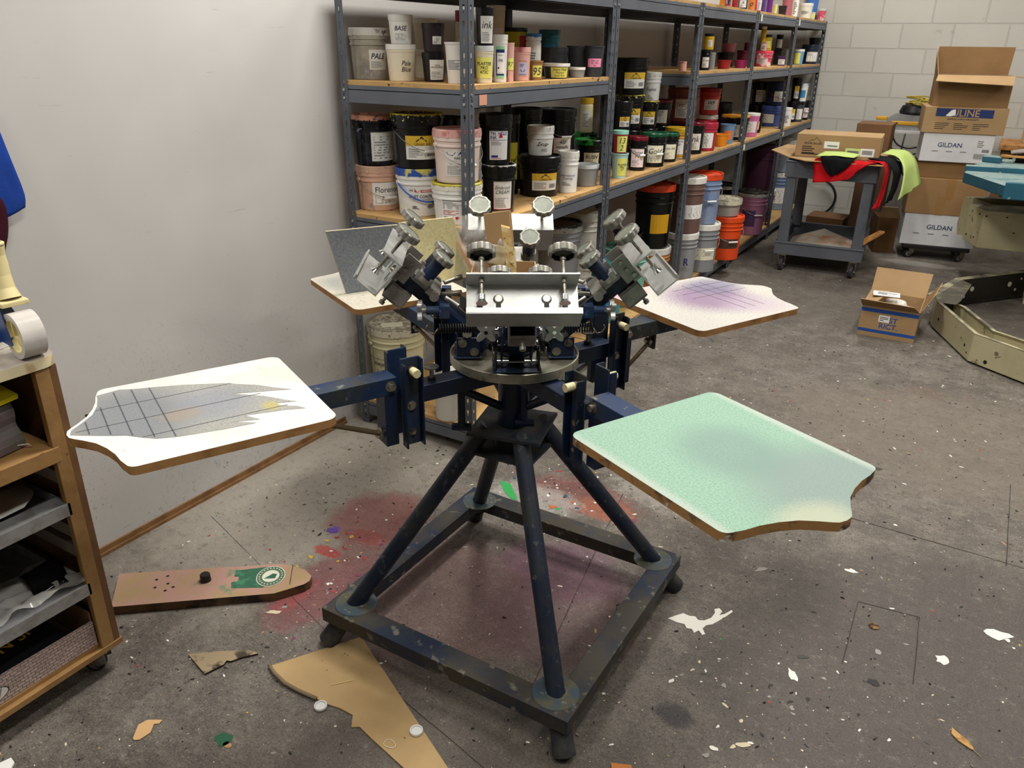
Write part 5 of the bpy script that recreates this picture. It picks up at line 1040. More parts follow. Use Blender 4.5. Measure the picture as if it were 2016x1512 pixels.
sheet('shirt',[[(-.74,6.62,.89),(-.72,6.98,.89)],[(-.62,6.60,.89),(-.60,6.98,.89)],[(-.555,6.52,.80),(-.52,6.96,.82)],[(-.545,6.42,.66),(-.47,6.92,.70)],[(-.55,6.38,.60),(-.455,6.90,.66)]],lime,'lime green shirt hanging over the right side of the cart','shirt',.016,8,12,group=ts)
sheet('shirt',[[(-1.10,6.375,.905),(-.98,6.375,.91),(-.86,6.375,.90)],[(-1.12,6.26,.895),(-.98,6.25,.905),(-.86,6.26,.895)],[(-1.13,6.20,.885),(-.98,6.195,.90),(-.87,6.20,.89)]],lime,'strip of lime green shirt folded over the black one at the cart front','shirt',.004,6,14,group=ts)
pn=MB(Matrix.Translation((-1.342,6.262,0))@Matrix.Rotation(ca,4,'Z')); pn.add([(.07,.10,.155),(.52,.07,.160),(.56,.50,.175),(.30,.62,.235),(.08,.45,.18)],[(0,1,2,3,4)],mat('#c8c0ae',.6,0,'#b87c50',5,.45,.65,name='stained_sheet')); pn.add([(.07,.10,.149),(.52,.07,.149),(.56,.50,.149),(.30,.62,.149),(.08,.45,.149)],[(4,3,2,1,0)],carddk); pn.build('board_sheet',label='stained sheet lying on the lower shelf of the grey cart',cat='sheet')
wd=mat('#c48f52',.7,0,'#a06c38',20,.4,.6,name='raw_wood')
panel('wood_scrap',[(-.80,6.36,.232),(-.74,6.34,.236),(-.60,6.50,.335),(-.64,6.54,.33)],.014,wd,wd,'broken tan wood scrap in plastic sticking out of the cart lower shelf','wood')
# ------------------------------------------------------------------ dolly and box stack
sa=math.radians(9); SO=Vector((-.548,7.25,0))
dl=thing('furniture_dolly','black low dolly on casters under the stack of boxes','dolly',SO,sa)
m=MB(); m.b2((.03,.0,.085),(.53,.40,.119),mat('#151517',.6,name='dolly_black')); m.build('platform',dl,bevel=.006)
for x_,y_ in ((.10,.05),(.48,.05),(.10,.34),(.48,.34)): caster(dl,x_,y_,.034,.4,wh,.026,top=.086)
def at(x,y,z): 
    v=Matrix.Rotation(sa,4,'Z')@Vector((x,y,0)); return (SO.x+v.x,SO.y+v.y,z)
wbox=mat('#d6d6d6',.6,0,'#cbcbcd',6,.4,.7,name='white_carton')
st='boxes stacked on the dolly'
def gd(big):
    def f(d,s_,W,H):
        put_text(d,s_,'GILDAN',W*.0 if big else -W*.10,H*.10,W*.34,H*.30,nv,.001)
        for x_ in (-.30,-.10,.10): put_rect(d,s_,x_*W-.02,-H*.14,x_*W+.025,-H*.11,gk,.001)
        if not big:
            put_lines(d,s_,W*.28,H*.05,W*.42,H*.3,4,gk,4); bars(d,s_,W*.26,-H*.34,W*.45,-H*.16,gk,22); bars(d,s_,W*.36,-H*.1,W*.46,H*.0,kk,10,5)
    return f
carton('carton_box','lower white carton with navy lettering at the bottom of the stack',at(0,0,.1195),sa,.545,.40,.254,wbox,deco=gd(True),grp=st)
def tape(d,s_,W,H):
    tp=mat('#9a7446',.35,name='packing_tape'); put_rect(d,s_,-.06,-H*.5,.0,-H*.02,tp,.0008); put_rect(d,s_,-.01,-H*.02,.05,H*.5,tp,.0008); put_rect(d,s_,-.06,-H*.05,.05,H*.02,tp,.0010)
carton('cardboard_box','brown carton with two strips of packing tape in the middle of the stack',at(-.008,-.004,.374),sa,.56,.41,.285,mat('#9d7a50',.8,0,'#8f6d46',4,.4,.7,name='brown_carton'),deco=tape,grp=st)
carton('cardboard_box','low dark brown carton between the taped carton and the upper white carton',at(.02,.03,.66),sa,.53,.36,.128,mat('#8a683f',.8,0,'#7a5a36',5,.4,.7,name='brown_carton'),grp=st)
carton('carton_box','upper white carton with navy lettering and a shipping label',at(.015,.0,.789),sa,.50,.38,.217,wbox,deco=gd(False),grp=st)
def ul(d,s_,W,H):
    put_poly(d,s_,[(-W*.36,H*.14),(W*.33,H*.12),(W*.33,H*.43),(-W*.36,H*.45)],nv,.0007)
    put_text(d,s_,'ULINE',-W*.0,H*.285,W*.34,H*.26,mat('#b39066',.7,name='tan_print'),.0014)
    put_poly(d,s_,[(-W*.24,H*.16),(-W*.17,H*.15),(-W*.12,H*.22),(-W*.13,H*.42),(-W*.18,H*.38)],paper,.0018)
    put_text(d,s_,'SHIPPING SUPPLY SPECIALISTS',-W*.02,H*.05,W*.38,H*.06,kk,.001)
    for i,x_ in enumerate((-.26,-.03,.2)): put_lines(d,s_,x_*W-.05,-H*.36,x_*W+.06,-H*.08,4,kk,i,.001,.3)
carton('cardboard_box','tan carton with navy printed band, second from the top of the stack',at(-.012,-.01,1.0065),sa,.575,.40,.195,deco=ul,grp=st)
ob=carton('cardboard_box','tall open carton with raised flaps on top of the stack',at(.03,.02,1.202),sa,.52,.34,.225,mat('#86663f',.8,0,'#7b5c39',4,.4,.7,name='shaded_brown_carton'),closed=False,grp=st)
def flap(par,q,m1=cardin,m2=card):
    mb=MB(); a,b,c,d=[Vector(p) for p in q]; n=(b-a).cross(d-a).normalized()*.004
    vs=[a,b,c,d,a+n,b+n,c+n,d+n]; mb.add(vs,[(0,1,2,3)],m1); mb.add(vs,[(7,6,5,4)],m2); mb.add(vs,[(0,1,5,4),(1,2,6,5),(2,3,7,6),(3,0,4,7)],card); return mb.build('flap',par)
flap(ob,[(.0,.34,.226),(.52,.34,.226),(.53,.345,.43),(-.005,.345,.43)],card,cardin)
flap(ob,[(.0,.0,.226),(.0,.34,.226),(-.02,.34,.45),(-.035,.10,.40)],cardin,card)
flap(ob,[(0,0,.226),(-.02,-.135,.185),(.50,-.145,.165),(.52,0,.226)],card,card)
flap(ob,[(.52,.0,.226),(.70,.03,.20),(.70,.30,.21),(.52,.34,.226)],card,card)
# ------------------------------------------------------------------ district carton on the floor
db=thing('cardboard_box','open tan carton with two blue bands holding white stacks on the floor','box',(-.505,5.0,0),math.radians(0))
W_,D_,H_=.315,.345,.19
m=MB(); m.b2((0,0,0),(W_,D_,.004),card); m.b2((0,0,.004),(W_,.004,H_),card); m.b2((0,D_-.004,.004),(W_,D_,H_),card); m.b2((0,.004,.004),(.004,D_-.004,H_),card); m.b2((W_-.004,.004,.004),(W_,D_-.004,H_),card); m.build('body',db)
bl=mat('#1f4d9c',.6,name='blue_print')
d=MB(); s_=flat_surf((W_/2,0,H_/2),(1,0,0),(0,0,1)); W,H=W_,H_
put_rect(d,s_,-W/2,H*.30,W/2,H*.42,bl); put_rect(d,s_,-W/2,-H*.36,W/2,-H*.26,bl)
put_text(d,s_,'DIST\nRICT.',W*.02,H*.0,W*.38,H*.38,bl,.001); put_rect(d,s_,-W*.17,H*.02,W*.02,H*.24,paper,.0016); put_lines(d,s_,-W*.15,H*.05,W*.0,H*.2,3,kk,2,.002); d.build('printing',db); d=MB()
s_=flat_surf((W_,D_/2,H_/2),(0,1,0),(0,0,1)); put_rect(d,s_,-D_/2,H*.30,D_/2,H*.42,bl); put_rect(d,s_,-D_/2,-H*.36,D_/2,-H*.26,bl); d.build('printing',db)
flap(db,[(0,0,H_),(W_,0,H_),(W_-.03,-.06,H_+.045),(-.01,-.07,H_+.055)],carddk,cardin)
flap(db,[(W_,D_,H_),(0,D_,H_),(.0,D_+.085,H_+.135),(W_+.01,D_+.085,H_+.135)],card,card)
flap(db,[(0,D_,H_),(0,.05,H_),(.075,.05,H_+.015),(.12,D_-.06,H_+.03)],card,card)
flap(db,[(W_,0,H_),(W_,D_,H_),(W_+.07,D_,H_+.11),(W_+.05,.03,H_+.10)],cardin,cardin)
for i,(x_,y_,lb) in enumerate(((.215,.12,'white wrapped roll, nearer of two inside the banded carton'),(.16,.24,'white wrapped roll, farther of two inside the banded carton'))):
    m=MB(); m.lathe([(0,0),(.062,0),(.066,.01),(.066,.155),(.058,.168),(.03,.171),(0,.171)],mat('#ddd9d0',.6,0,'#c9b48e',8,.55,.65,name='wrapped_roll'),26); o=m.build('paper_roll',loc=(-.505+x_,5.0+y_,.005)); tag(o,lb,'roll','rolls in the banded carton')
m=MB(); m.box((0,0,0),(.15,.10,.003),paper,rz=.12); s_=flat_surf((0,0,.0016),(1,0,0),(0,1,0)); put_lines(m,s_,-.05,-.03,.06,.03,5,gk,2); m.build('paper_note',loc=(-.40,5.19,.2215),label='white printed sheet lying on the left flap of the banded carton',cat='paper')
# ------------------------------------------------------------------ beige press base at right
bg=mat('#b9b18e',.5,0,'#a39b78',3,.4,.7,c3='#4f493c',sc3=13,lo3=.64,hi3=.70,name='beige_machine_paint',bump=30)
bgt=mat('#aaa384',.6,0,'#57524a',5,.42,.58,c3='#c7c1a6',sc3=20,lo3=.62,hi3=.7,name='dusty_beige_paint',bump=40)
dk=mat('#2c2823',.5,.2,name='dark_brown_steel')
def wallp_(m,pts,z0,z1,th,mm,side=1):
    P=[Vector((x,y,0)) for x,y in pts]; N=len(P); off=[]
    for i in range(N):
        d=(P[min(i+1,N-1)]-P[max(i-1,0)]).normalized(); off.append(P[i]+Vector((-d.y,d.x,0))*th*side)
    for i in range(N-1):
        a,b,c,e=P[i],P[i+1],off[i+1],off[i]
        vs=[(q.x,q.y,z0) for q in (a,b,c,e)]+[(q.x,q.y,z1) for q in (a,b,c,e)]
        m.add(vs,[(0,1,5,4),(1,2,6,5),(2,3,7,6),(3,0,4,7),(4,5,6,7),(3,2,1,0)],mm)
bp=thing('machine_base','beige sheet metal base ring of a second printing press at the right edge','machine',(.4,5.4,0))
def L_(pts): return [(x-.4,y-5.4) for x,y in pts]
A=L_([(-.145,5.50),(-.125,5.38),(.104,4.825),(.378,4.625),(1.05,4.13)])
B=L_([(-.03,5.50),(.03,5.44),(.205,5.02),(.44,4.86),(1.12,4.36)])
m=MB(); wallp_(m,A,.012,.172,.005,bg); wallp_(m,A,.168,.173,.022,bgt); m.build('outer_wall',bp)
m=MB(); wallp_(m,B,.012,.150,.005,bg); wallp_(m,B,.148,.152,-.018,bgt); m.build('inner_wall',bp)
m=MB(); 
for i in range(4): m.add([A[i]+(.03,),A[i+1]+(.03,),B[i+1]+(.03,),B[i]+(.03,)],[(0,1,2,3)],bgt)
m.add([(x,y,.174) for x,y in L_([(-.145,5.50),(-.12,5.36),(-.02,5.36),(.0,5.46),(.04,5.93),(-.02,6.02)])],[(0,1,2,3,4,5)],mat('#4b463c',.6,0,'#6d6757',9,.45,.6,name='grimy_cover')); m.build('base_pan',bp)
m=MB(); Cc=L_([(-.145,5.50),(-.02,6.03),(.36,6.52),(.9,7.15)]); wallp_(m,Cc,.012,.172,.006,dk,-1); wallp_(m,Cc,.168,.174,-.05,bgt,-1); wallp_(m,Cc,.012,.018,.045,dk,-1); m.build('channel',bp)
def onpath(pts,i,t,z,off=.0): 
    a=Vector(pts[i]+(0,)); b=Vector(pts[i+1]+(0,)); d=(b-a).normalized(); p=a.lerp(b,t); n=Vector((d.y,-d.x,0)); return p+n*off+Vector((0,0,z)),n
hm=mat('#0e0d0c',.8,name='dark_hole')
for (i,t,z,r) in ((1,.14,.085,.010),(1,.86,.075,.009),(1,.93,.045,.006),(2,.30,.04,.011),(3,.07,.075,.017)):
    p,n=onpath(A,i,t,z); m=MB(); m.cyl(p-n*.001,p+n*.0012,r,hm,n=18); m.build('hole',bp)
p,n=onpath(A,2,.45,.11); m=MB(); m.cyl(p,p+n*.006,.011,steel,n=6); m.build('bolt',bp)
for (t,z,r) in ((.17,.10,.017),(.07,.125,.009),(.07,.05,.009),(.75,.10,.018),(.86,.055,.010),(.92,.13,.008),(.02,.04,.008)):
    p,n=onpath(Cc,2 if False else 1,t*1.0,z); m=MB(); m.cyl(p+n*.004,p+n*.008,r,mat('#cfc9b8',.6,name='bright_hole_disc'),n=18); m.build('plug',bp)  # pale discs added for channel holes with bright floor showing through
hs=thing('machine_housing','beige boxy press housing with dark screw holes under the teal arms','machine',(.01,6.3,0))
m=MB()
def pr4(q,z0,z1,ms,mt): 
    m.add([(x,y,z0) for x,y in q]+[(x,y,z1) for x,y in q],[(0,1,5,4),(1,2,6,5),(2,3,7,6),(3,0,4,7),(3,2,1,0)],ms); m.add([(x,y,z1) for x,y in q],[(0,1,2,3)],mt)
pr4([(0,0),(.9,.05),(.85,.55),(-.10,.27)],.345,.60,bg,bgt); m.build('front_block',hs,bevel=.004)
m=MB(); pr4([(-.145,.32),(-.09,.30),(.8,.6),(.6,.83),(-.165,.78)],.36,.635,bg,bgt); m.build('rear_block',hs,bevel=.004)
m=MB(); m.b2((.45,.15,0),(.8,.5,.35),bg); m.build('pedestal',hs)
for (x_,z_,r) in ((.018,.565,.006),(.14,.57,.005),(.20,.47,.005)): m=MB(); m.cyl((x_,.002,z_),(x_,-.0012+x_*.0,z_),r,hm,n=14); m.build('hole',hs)
for (t,z_,r) in ((.25,.565,.008),(.75,.56,.007),(.3,.40,.007),(.8,.39,.009),(.85,.52,.005)):
    m=MB(); a=Vector((0,0,z_)).lerp(Vector((-.10,.27,z_)),t); n=Vector((-.27,-.10,0)).normalized(); m.cyl(a-n*.001,a+n*.0015,r,hm,n=14); m.build('hole',hs)
tl=mat('#225c72',.5,0,'#1f5062',4,.4,.7,c3='#8fa9a6',sc3=18,lo3=.66,hi3=.72,name='teal_machine_paint',bump=40)
tlt=mat('#7d8f8b',.65,0,'#486f7a',7,.5,.66,c3='#3c4a4c',sc3=14,lo3=.68,hi3=.72,name='dusty_teal_paint',bump=50)
ta=thing('machine_arm','teal painted press arms with dusty tops reaching in from the right edge','machine',(-.13,6.0,0))
def slab(nm,q,z0,z1,ms,mt,par,bev=.006):
    global m
    m=MB(); m.add([(x,y,z0) for x,y in q]+[(x,y,z1) for x,y in q],[(i,(i+1)%len(q),(i+1)%len(q)+len(q),i+len(q)) for i in range(len(q))]+[tuple(range(len(q)))[::-1]],ms); m.add([(x,y,z1) for x,y in q],[tuple(range(len(q)))],mt); return m.build(nm,par,bevel=bev)
LL=lambda q:[(x+.13,y-6.0) for x,y in q]
slab('front_arm',LL([(-.160,6.10),(.078,5.62),(.9,5.75),(.9,6.35),(-.155,6.20)]),.80,.865,tl,tlt,ta)
slab('raised_rib',LL([(-.165,6.205),(.9,6.36),(.9,6.44),(-.165,6.30)]),.80,.895,tl,tlt,ta)
slab('end_lip',LL([(.080,5.615),(.9,5.745),(.9,5.79),(.085,5.66)]),.785,.882,tl,tl,ta)
slab('rear_arm',LL([(-.155,6.30),(-.02,6.95),(.9,7.05),(.9,6.45)]),.84,.878,tl,tlt,ta)
slab('stop_block',LL([(-.085,6.66),(.03,6.64),(.04,6.78),(-.075,6.80)]),.879,.915,tl,tlt,ta)
m=MB(); m.cyl((.25,.80,.90),(.50,.84,.90),.035,blackm,n=16); m.cyl((.24,.795,.90),(.25,.80,.90),.022,chrome,n=14); m.build('black_cylinder',ta)
m=MB(); m.b2((.5,.3,.0),(.8,.6,.80),bg); m.build('column',ta)
slab('wood_strip',[(.02,6.69),(.5,6.70),(.5,6.76),(.03,6.745)],.9165,.930,wd,wd,None,.002); o=bpy.data.objects['wood_strip']; tag(o,'thin tan wood strip lying on the teal arm at the right edge','wood')
sheet('rag',[[(.08,6.72,.945),(.2,6.715,.97),(.4,6.71,.96)],[(.075,6.76,.965),(.2,6.76,.985),(.4,6.76,.98)],[(.09,6.80,.945),(.2,6.81,.965),(.4,6.82,.95)]],fab('#8d8781','#78726c'),'rolled grey rag on the wood strip at the right edge','rag',.008,6,3,th=.012)
pmach=thing('printing_machine','large beige and teal printing machine reaching in from the right edge','printing machine',(.4,5.4,0))
for r_ in (bp,hs,ta):
    for c_ in list(r_.children):
        c_.parent=pmach; c_.location=r_.location-pmach.location
    bpy.data.objects.remove(r_)
# ------------------------------------------------------------------ things by the block wall
bn=thing('workbench','wooden topped workbench by the block wall behind the box stack','workbench',(0,7.98,0))
m=MB(); m.b2((.0,0,.84),(1.5,.6,.885),wd); m.build('bench_top',bn,bevel=.004)
for x_ in (.02,1.40): 
    for y_ in (.04,.5): m=MB(); m.b2((x_,y_,0),(x_+.07,y_+.07,.84),carddk); m.build('leg',bn)
m=MB(); m.b2((.02,.45,.30),(1.45,.47,.84),mat('#2a231d',.8,name='underbench_dark')); m.build('back_panel',bn)  # dark sheet added to give the shade under the bench top
carton('cardboard_box','small pale carton on the workbench at the right edge',(.17,8.15,.886),.1,.25,.22,.13,mat('#c9b596',.8,name='pale_carton'))
tb=thing('side_table','small white edged table by the block wall behind the stack','table',(-1.016,8.0,0),.05)
m=MB(); m.b2((.12,0,.925),(.62,.42,.945),mat('#cfcfcd',.4,name='white_laminate_top')); m.build('table_top',tb)
for x_ in (.15,.57):
    for y_ in (.03,.37): m=MB(); m.cyl((x_,y_,0),(x_,y_,.925),.012,steel,n=12); m.build('leg',tb)
hg=thing('heat_press','grey and yellow machine with a coiled cord on the small table','machine',(-.935,8.06,.9455),.05)
gy=mat('#8a8c8d',.4,.3,'#a3a5a6',6,.4,.7,name='grey_machine'); ye=mat('#d09a1e',.5,name='yellow_plastic')
m=MB(); m.prism([(0,0),(.5,0),(.5,.11),(.09,.135),(.03,.10)],0,.26,gy,M=Matrix(((1,0,0,0),(0,0,1,0),(0,1,0,0),(0,0,0,1)))); m.build('body',hg,bevel=.006)
m=MB(); m.b2((.06,-.012,.045),(.40,.0,.075),ye); m.b2((-.07,.02,.075),(.02,.10,.105),ye); m.build('handle',hg,bevel=.006)
m=MB(); m.cyl((.082,-.013,.06),(.082,-.018,.06),.006,blackm); m.cyl((.11,-.013,.06),(.11,-.018,.06),.006,blackm); m.build('knobs',hg)
m=MB(); m.lathe([(0,.133),(.11,.133),(.12,.15),(.10,.20),(.05,.225),(0,.23)],black,24,c=(.22,.13,0)); m.build('dome',hg)
m=MB(); pts=[]
for i in range(90): a=i*.42; r=.055+.03*math.sin(i*.7); pts.append((.26+r*1.5*math.cos(a),.12+r*math.sin(a),.215+.02*math.sin(i*.31)+.0006*i))
m.tube(pts,.0055,mat('#b3a03a',.5,name='yellow_cord'),6); m.build('power_cord',press if False else None,loc=(-.935,8.06,.9455),label='tangled yellow green cord heaped on the grey and yellow machine',cat='cord')
m=MB()
for k,(r_,cx_) in enumerate(((.21,0),(.24,.015),(.17,-.01),(.26,.03),(.14,.0))):
    pts=[(-.69+cx_+r_*math.cos(a),7.95+.010*k,.915-r_*abs(math.sin(a))*(1 if k<4 else .8)) for a in [PI*i/20 for i in range(21)]]; m.tube(pts,.007,black,6)
m.tube([(-.73,7.94,.93),(-.74,7.94,.74),(-.69,7.94,.59),(-.61,7.95,.50)],.007,black,6); m.build('power_cord',label='looped black cables hanging below the small table',cat='cord')
carton('cardboard_box','brown open topped carton standing behind the cart on a tall dark carton',(-1.09,7.62,.80),.02,.28,.3,.22,mat('#7d5a3a',.8,0,'#6c4c30',5,.4,.7,name='dark_carton'))
carton('cardboard_box','tall dark brown carton on the floor behind the cart',(-1.02,7.60,0),.0,.24,.34,.799,mat('#553b26',.8,name='dark_carton'))
carton('cardboard_box','low brown carton lying on the floor behind the cart',(-1.41,7.75,0),-.05,.33,.3,.17,mat('#6d4b2f',.8,name='dark_carton'))
lb=carton('cardboard_box','brown carton leaning on the floor between the cart and the box stack',(-.745,7.32,0),.30,.16,.24,.30,mat('#75532f',.8,0,'#644527',5,.4,.7,name='dark_carton'),closed=False)
flap(lb,[(0,0,.30),(.17,0,.30),(.12,-.06,.40),(0,-.05,.40)],card,card)
m=MB(); pts=[(-1.52,8.60,.04)]+[(-1.50+.19*math.cos(a),8.58,.21+.18*math.sin(a)) for a in [-PI/2+PI*i/18 for i in range(19)]]+[(-1.6,8.6,.40)]
m.tube(pts,.012,mat('#14201f',.4,name='dark_hose'),8); m.build('hose',label='black hose looped against the block wall beyond the racks',cat='hose')
# ------------------------------------------------------------------ wooden cabinet at left
FX=-1.79; YE=.921
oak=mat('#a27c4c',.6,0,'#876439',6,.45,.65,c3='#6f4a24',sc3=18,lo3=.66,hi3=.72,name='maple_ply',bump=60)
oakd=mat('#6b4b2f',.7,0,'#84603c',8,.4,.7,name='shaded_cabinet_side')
cb=thing('wooden_cabinet','open fronted wooden rolling cabinet with metal trays at the left edge','cabinet',(FX,YE,0))
BX=-.47; NY=-1.0
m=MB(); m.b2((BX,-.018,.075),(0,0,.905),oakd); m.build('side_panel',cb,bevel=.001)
m=MB(); m.b2((-.018,-.052,.092),(.002,-.0185,.90),oak); m.build('face_frame',cb,bevel=.001)
m=MB(); m.b2((BX,NY,.075),(.004,0.004,.092),oak); m.b2((BX,NY,.092),(-.012,-.052,.104),oak); m.build('bottom_board',cb,bevel=.001)
m=MB(); m.b2((BX,NY,.092),(BX+.01,-.018,.905),mat('#2a211a',.9,name='dark_back')); m.build('back_panel',cb)
ctm=mat('#b9b0a3',.4,0,'#8e867c',6,.45,.65,c3='#e0d6b8',sc3=16,lo3=.62,hi3=.68,name='taped_countertop')
m=MB(); ol=[(BX,NY),(.0,NY)]+[(-.035+.045*math.cos(a),-.035+.045*math.sin(a)) for a in [PI/2*i/8 for i in range(9)]]+[(BX,.01)]
m.prism(ol,.905,.930,ctm,mat('#d5c9a4',.4,0,'#b59f78',20,.5,.6,name='taped_edge')); m.build('countertop',cb,bevel=.004)
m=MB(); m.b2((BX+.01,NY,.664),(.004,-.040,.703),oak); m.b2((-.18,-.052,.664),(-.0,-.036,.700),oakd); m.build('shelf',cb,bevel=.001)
mt_=mat('#b3b4b6',.35,.6,'#9c9b99',20,.45,.6,name='tray_metal')
for z in (.547,.303):
    m=MB(); m.b2((BX+.03,NY,z-.03),(-.006,-.045,z-.026),mt_); m.b2((-.004,NY,z-.033),(.002,-.045,z+.001),mt_); m.b2((-.055,NY,z-.003),(-.004,-.045,z),mt_); m.b2((BX+.03,-.048,z-.026),(-.004,-.045,z+.001),mt_); m.build('metal_tray',cb)
rn=mat('#8f8578',.6,name='runner_wood')
for z in (.60,.50,.44,.38,.26,.205,.15):
    m=MB(); m.prism([(-.42,0),(-.03,0),(-.012,.018),(-.03,.036),(-.42,.036)],-.036,-.019,rn,M=Matrix(((1,0,0,0),(0,0,1,0),(0,1,0,z-.018),(0,0,0,1)))); m.build('runner',cb)
cs=mat('#2b2522',.7,name='caster_black'); caster(cb,-.035,-.045,.028,.6,cs,.024,top=.075); caster(cb,-.40,-.05,.028,.4,cs,.024,top=.075); caster(cb,-.035,NY+.08,.028,.4,cs,.024,top=.075); caster(cb,-.40,NY+.08,.028,.4,cs,.024,top=.075)
# contents
tg=thing('tape_gun','blue tape dispenser with cream handle and white roll on the cabinet top','tape dispenser',(-1.815,.882,.931),math.radians(173))
tw=mat('#cfcac4',.25,0,'#c2bdb6',10,.4,.6,name='tape_film'); bt=mat('#173a78',.4,name='blue_metal'); cr_=mat('#d9cb96',.45,name='cream_plastic')
Mr=Matrix.Translation((0,0,.0535))@Matrix.Rotation(-PI/2,4,'X')
m=MB(Mr); m.lathe([(.042,-.025),(.053,-.025),(.053,.025),(.042,.025),(.042,-.025)],tw,48); m.build('tape_roll',tg)
m=MB(Mr); m.lathe([(.037,-.024),(.0415,-.0245),(.0415,.0245),(.037,.024),(.037,-.024)],cr_,36)
for a in range(3):
    aa=a*2*PI/3+.5; m.box((.019*math.cos(aa),.019*math.sin(aa),.020),(.038,.006,.006),cr_,rz=aa)
m.build('tape_core',tg)
m=MB(Matrix(((1,0,0,0),(0,0,-1,.030),(0,1,0,0),(0,0,0,1)))); m.prism([(.0,.034),(.012,.028),(.07,.03),(.17,.04),(.19,.09),(.16,.135),(.06,.13),(.034,.125)][::-1],0,.002,bt); m.build('side_plate',tg,bevel=.0008)
m=MB(); m.b2((.035,-.028,.112),(.16,.030,.116),bt); m.build('guard',tg)
ch=[(.045,.0,.128),(.052,0,.150),(.058,0,.180),(.062,.0,.205),(.062,0,.228),(.060,0,.250)]
m=MB()
for (p0,p1,r0,r1) in zip(ch[:-1],ch[1:],(.027,.0215,.0205,.022,.0205),(.0215,.0205,.022,.0205,.023)): m.cyl(p0,p1,r0,cr_,r1,n=22,caps=False)
m.lathe([(.023,0),(.0235,.004),(.019,.007),(.015,.0),(.014,-.03)],cr_,22,c=ch[-1]); m.lathe([(0,0),(.014,.0)],black,16,c=(.06,0,.225))
m.b2((.012,-.030,.117),(.115,.030,.129),cr_); m.build('handle',tg,bevel=.003)
sheet('cloth',[[(-2.18,.93,1.12),(-2.18,.88,1.19),(-2.18,.84,1.19)],[(-2.12,.975,1.06),(-2.11,.90,1.15),(-2.10,.86,1.15)],[(-2.07,.985,.99),(-2.05,.92,1.06),(-2.04,.88,1.06)],[(-2.01,.985,.937),(-1.99,.93,.940),(-1.98,.90,.94)]],fab('#101216'),'black cloth heaped on the cabinet behind the tape dispenser','cloth',.012,7,2,th=.006)
bx_=MB(); bx_.b2((0,0,0),(.12,.10,.055),paper); sf=flat_surf((.12,.05,.028),(0,1,0),(0,0,1)); put_rect(bx_,sf,-.05,-.012,.05,.018,nv,.0006); put_text(bx_,sf,'hinr',.02,.003,.05,.018,paper,.0012); bx_.build('small_box',loc=(-2.02,.80,.9312),rot=(0,0,.25),label='small white box with navy band under the tape dispenser',cat='box')
sheet('hanging_shirt',[[(-2.295,1.165,1.45),(-2.295,1.10,1.47),(-2.295,.95,1.48)],[(-2.285,1.180,1.33),(-2.285,1.10,1.33),(-2.285,.95,1.33)],[(-2.275,1.195,1.21),(-2.27,1.12,1.21),(-2.27,.95,1.21)],[(-2.27,1.185,1.175),(-2.265,1.135,1.158),(-2.265,.95,1.17)]],fab('#1b3f94','#16357c'),'royal blue shirt hanging on the wall above the cabinet','shirt',.008,8,5,th=.004)
sheet('hanging_shirt',[[(-2.255,1.09,1.25),(-2.25,.99,1.27),(-2.25,.9,1.27)],[(-2.245,1.125,1.20),(-2.24,1.04,1.2),(-2.24,.9,1.2)],[(-2.245,1.115,1.12),(-2.24,1.04,1.12),(-2.24,.9,1.12)],[(-2.245,1.085,1.05),(-2.24,1.0,1.05),(-2.24,.9,1.05)]],fab('#3a0f1e','#2b0a15'),'dark maroon shirt hanging in front of the blue shirt','shirt',.01,7,8,th=.004)
sg='squeegees on the wooden shelf'
def squeegee(loc,rz,tilt,L,label,m1,m2,sc=1):
    t=thing('squeegee',label,'squeegee',loc,rz,sg); M=Matrix.Rotation(tilt,4,'Y')
    prof=[(-.016,0),(-.020,.018),(-.017,.035),(-.008,.052),(-.007,.062),(-.014,.078),(-.017,.095),(-.012,.112),(.012,.112),(.017,.095),(.014,.078),(.007,.062),(.008,.052),(.017,.035),(.020,.018),(.016,0)]
    P=Matrix(((1,0,0,0),(0,0,1,0),(0,1,0,0),(0,0,0,1)))
    m=MB(M@P); m.prism([(x*sc,y*sc) for x,y in prof],0,L,m1); m.build('handle',t,bevel=.001)
    m=MB(M); m.b2((-.005,0,.110*sc),(.005,L,.135*sc),m2); m.build('blade',t); return t
inkw=mat('#57554d',.55,0,'#6b5f62',9,.45,.6,c3='#4c4766',sc3=12,lo3=.58,hi3=.66,name='ink_stained_wood')
squeegee((-1.835,.62,.7045),.0+math.radians(8),-.12,.22,'ink-stained curved squeegee handle standing on the wooden shelf',inkw,mat('#d6cc20',.4,name='yellow_blade'))
m=MB(Matrix.Translation((-1.85,.70,.7045))@Matrix.Rotation(.25,4,'Z')); m.b2((0,0,0),(.018,.075,.062),mat('#a8592c',.6,0,'#7b3e1c',12,.4,.6,name='reddish_wood')); m.build('wood_block',label='reddish brown wooden block on the cabinet shelf',cat='wood')
m=MB(); m.b2((-.09,-.30,.0),(.0,.0,.012),mat('#d4c51c',.4,name='yellow_plastic2')); m.b2((-.09,-.30,-.022),(-.08,0,.0),mat('#b0861a',.4,name='amber_plastic')); m.build('yellow_scraper',loc=(-1.84,.845,.832),rot=(.05,.2,.1),label='bright yellow scraper lying over the squeegees in the cabinet',cat='scraper')
m=MB(); m.b2((-.20,-.30,0),(-.02,0,.10),mat('#5d4a36',.7,name='brown_block')); m.build('wood_board',loc=(-1.88,.80,.7045),label='wide brown board leaning behind the squeegee in the cabinet',cat='board')
gg=MB(); gg.tube([(0,0,.0),(.0,.012,.012),(.0,.045,.010),(0,.052,.0),(0,.05,-.0)],.0012,mat('#cfc9bd',.2,name='clear_edge'),6); gg.build('plastic_clip',loc=(-1.86,.80,.7055),rot=(0,.2,-.5),label='clear plastic clip on the cabinet shelf by the post',cat='clip')
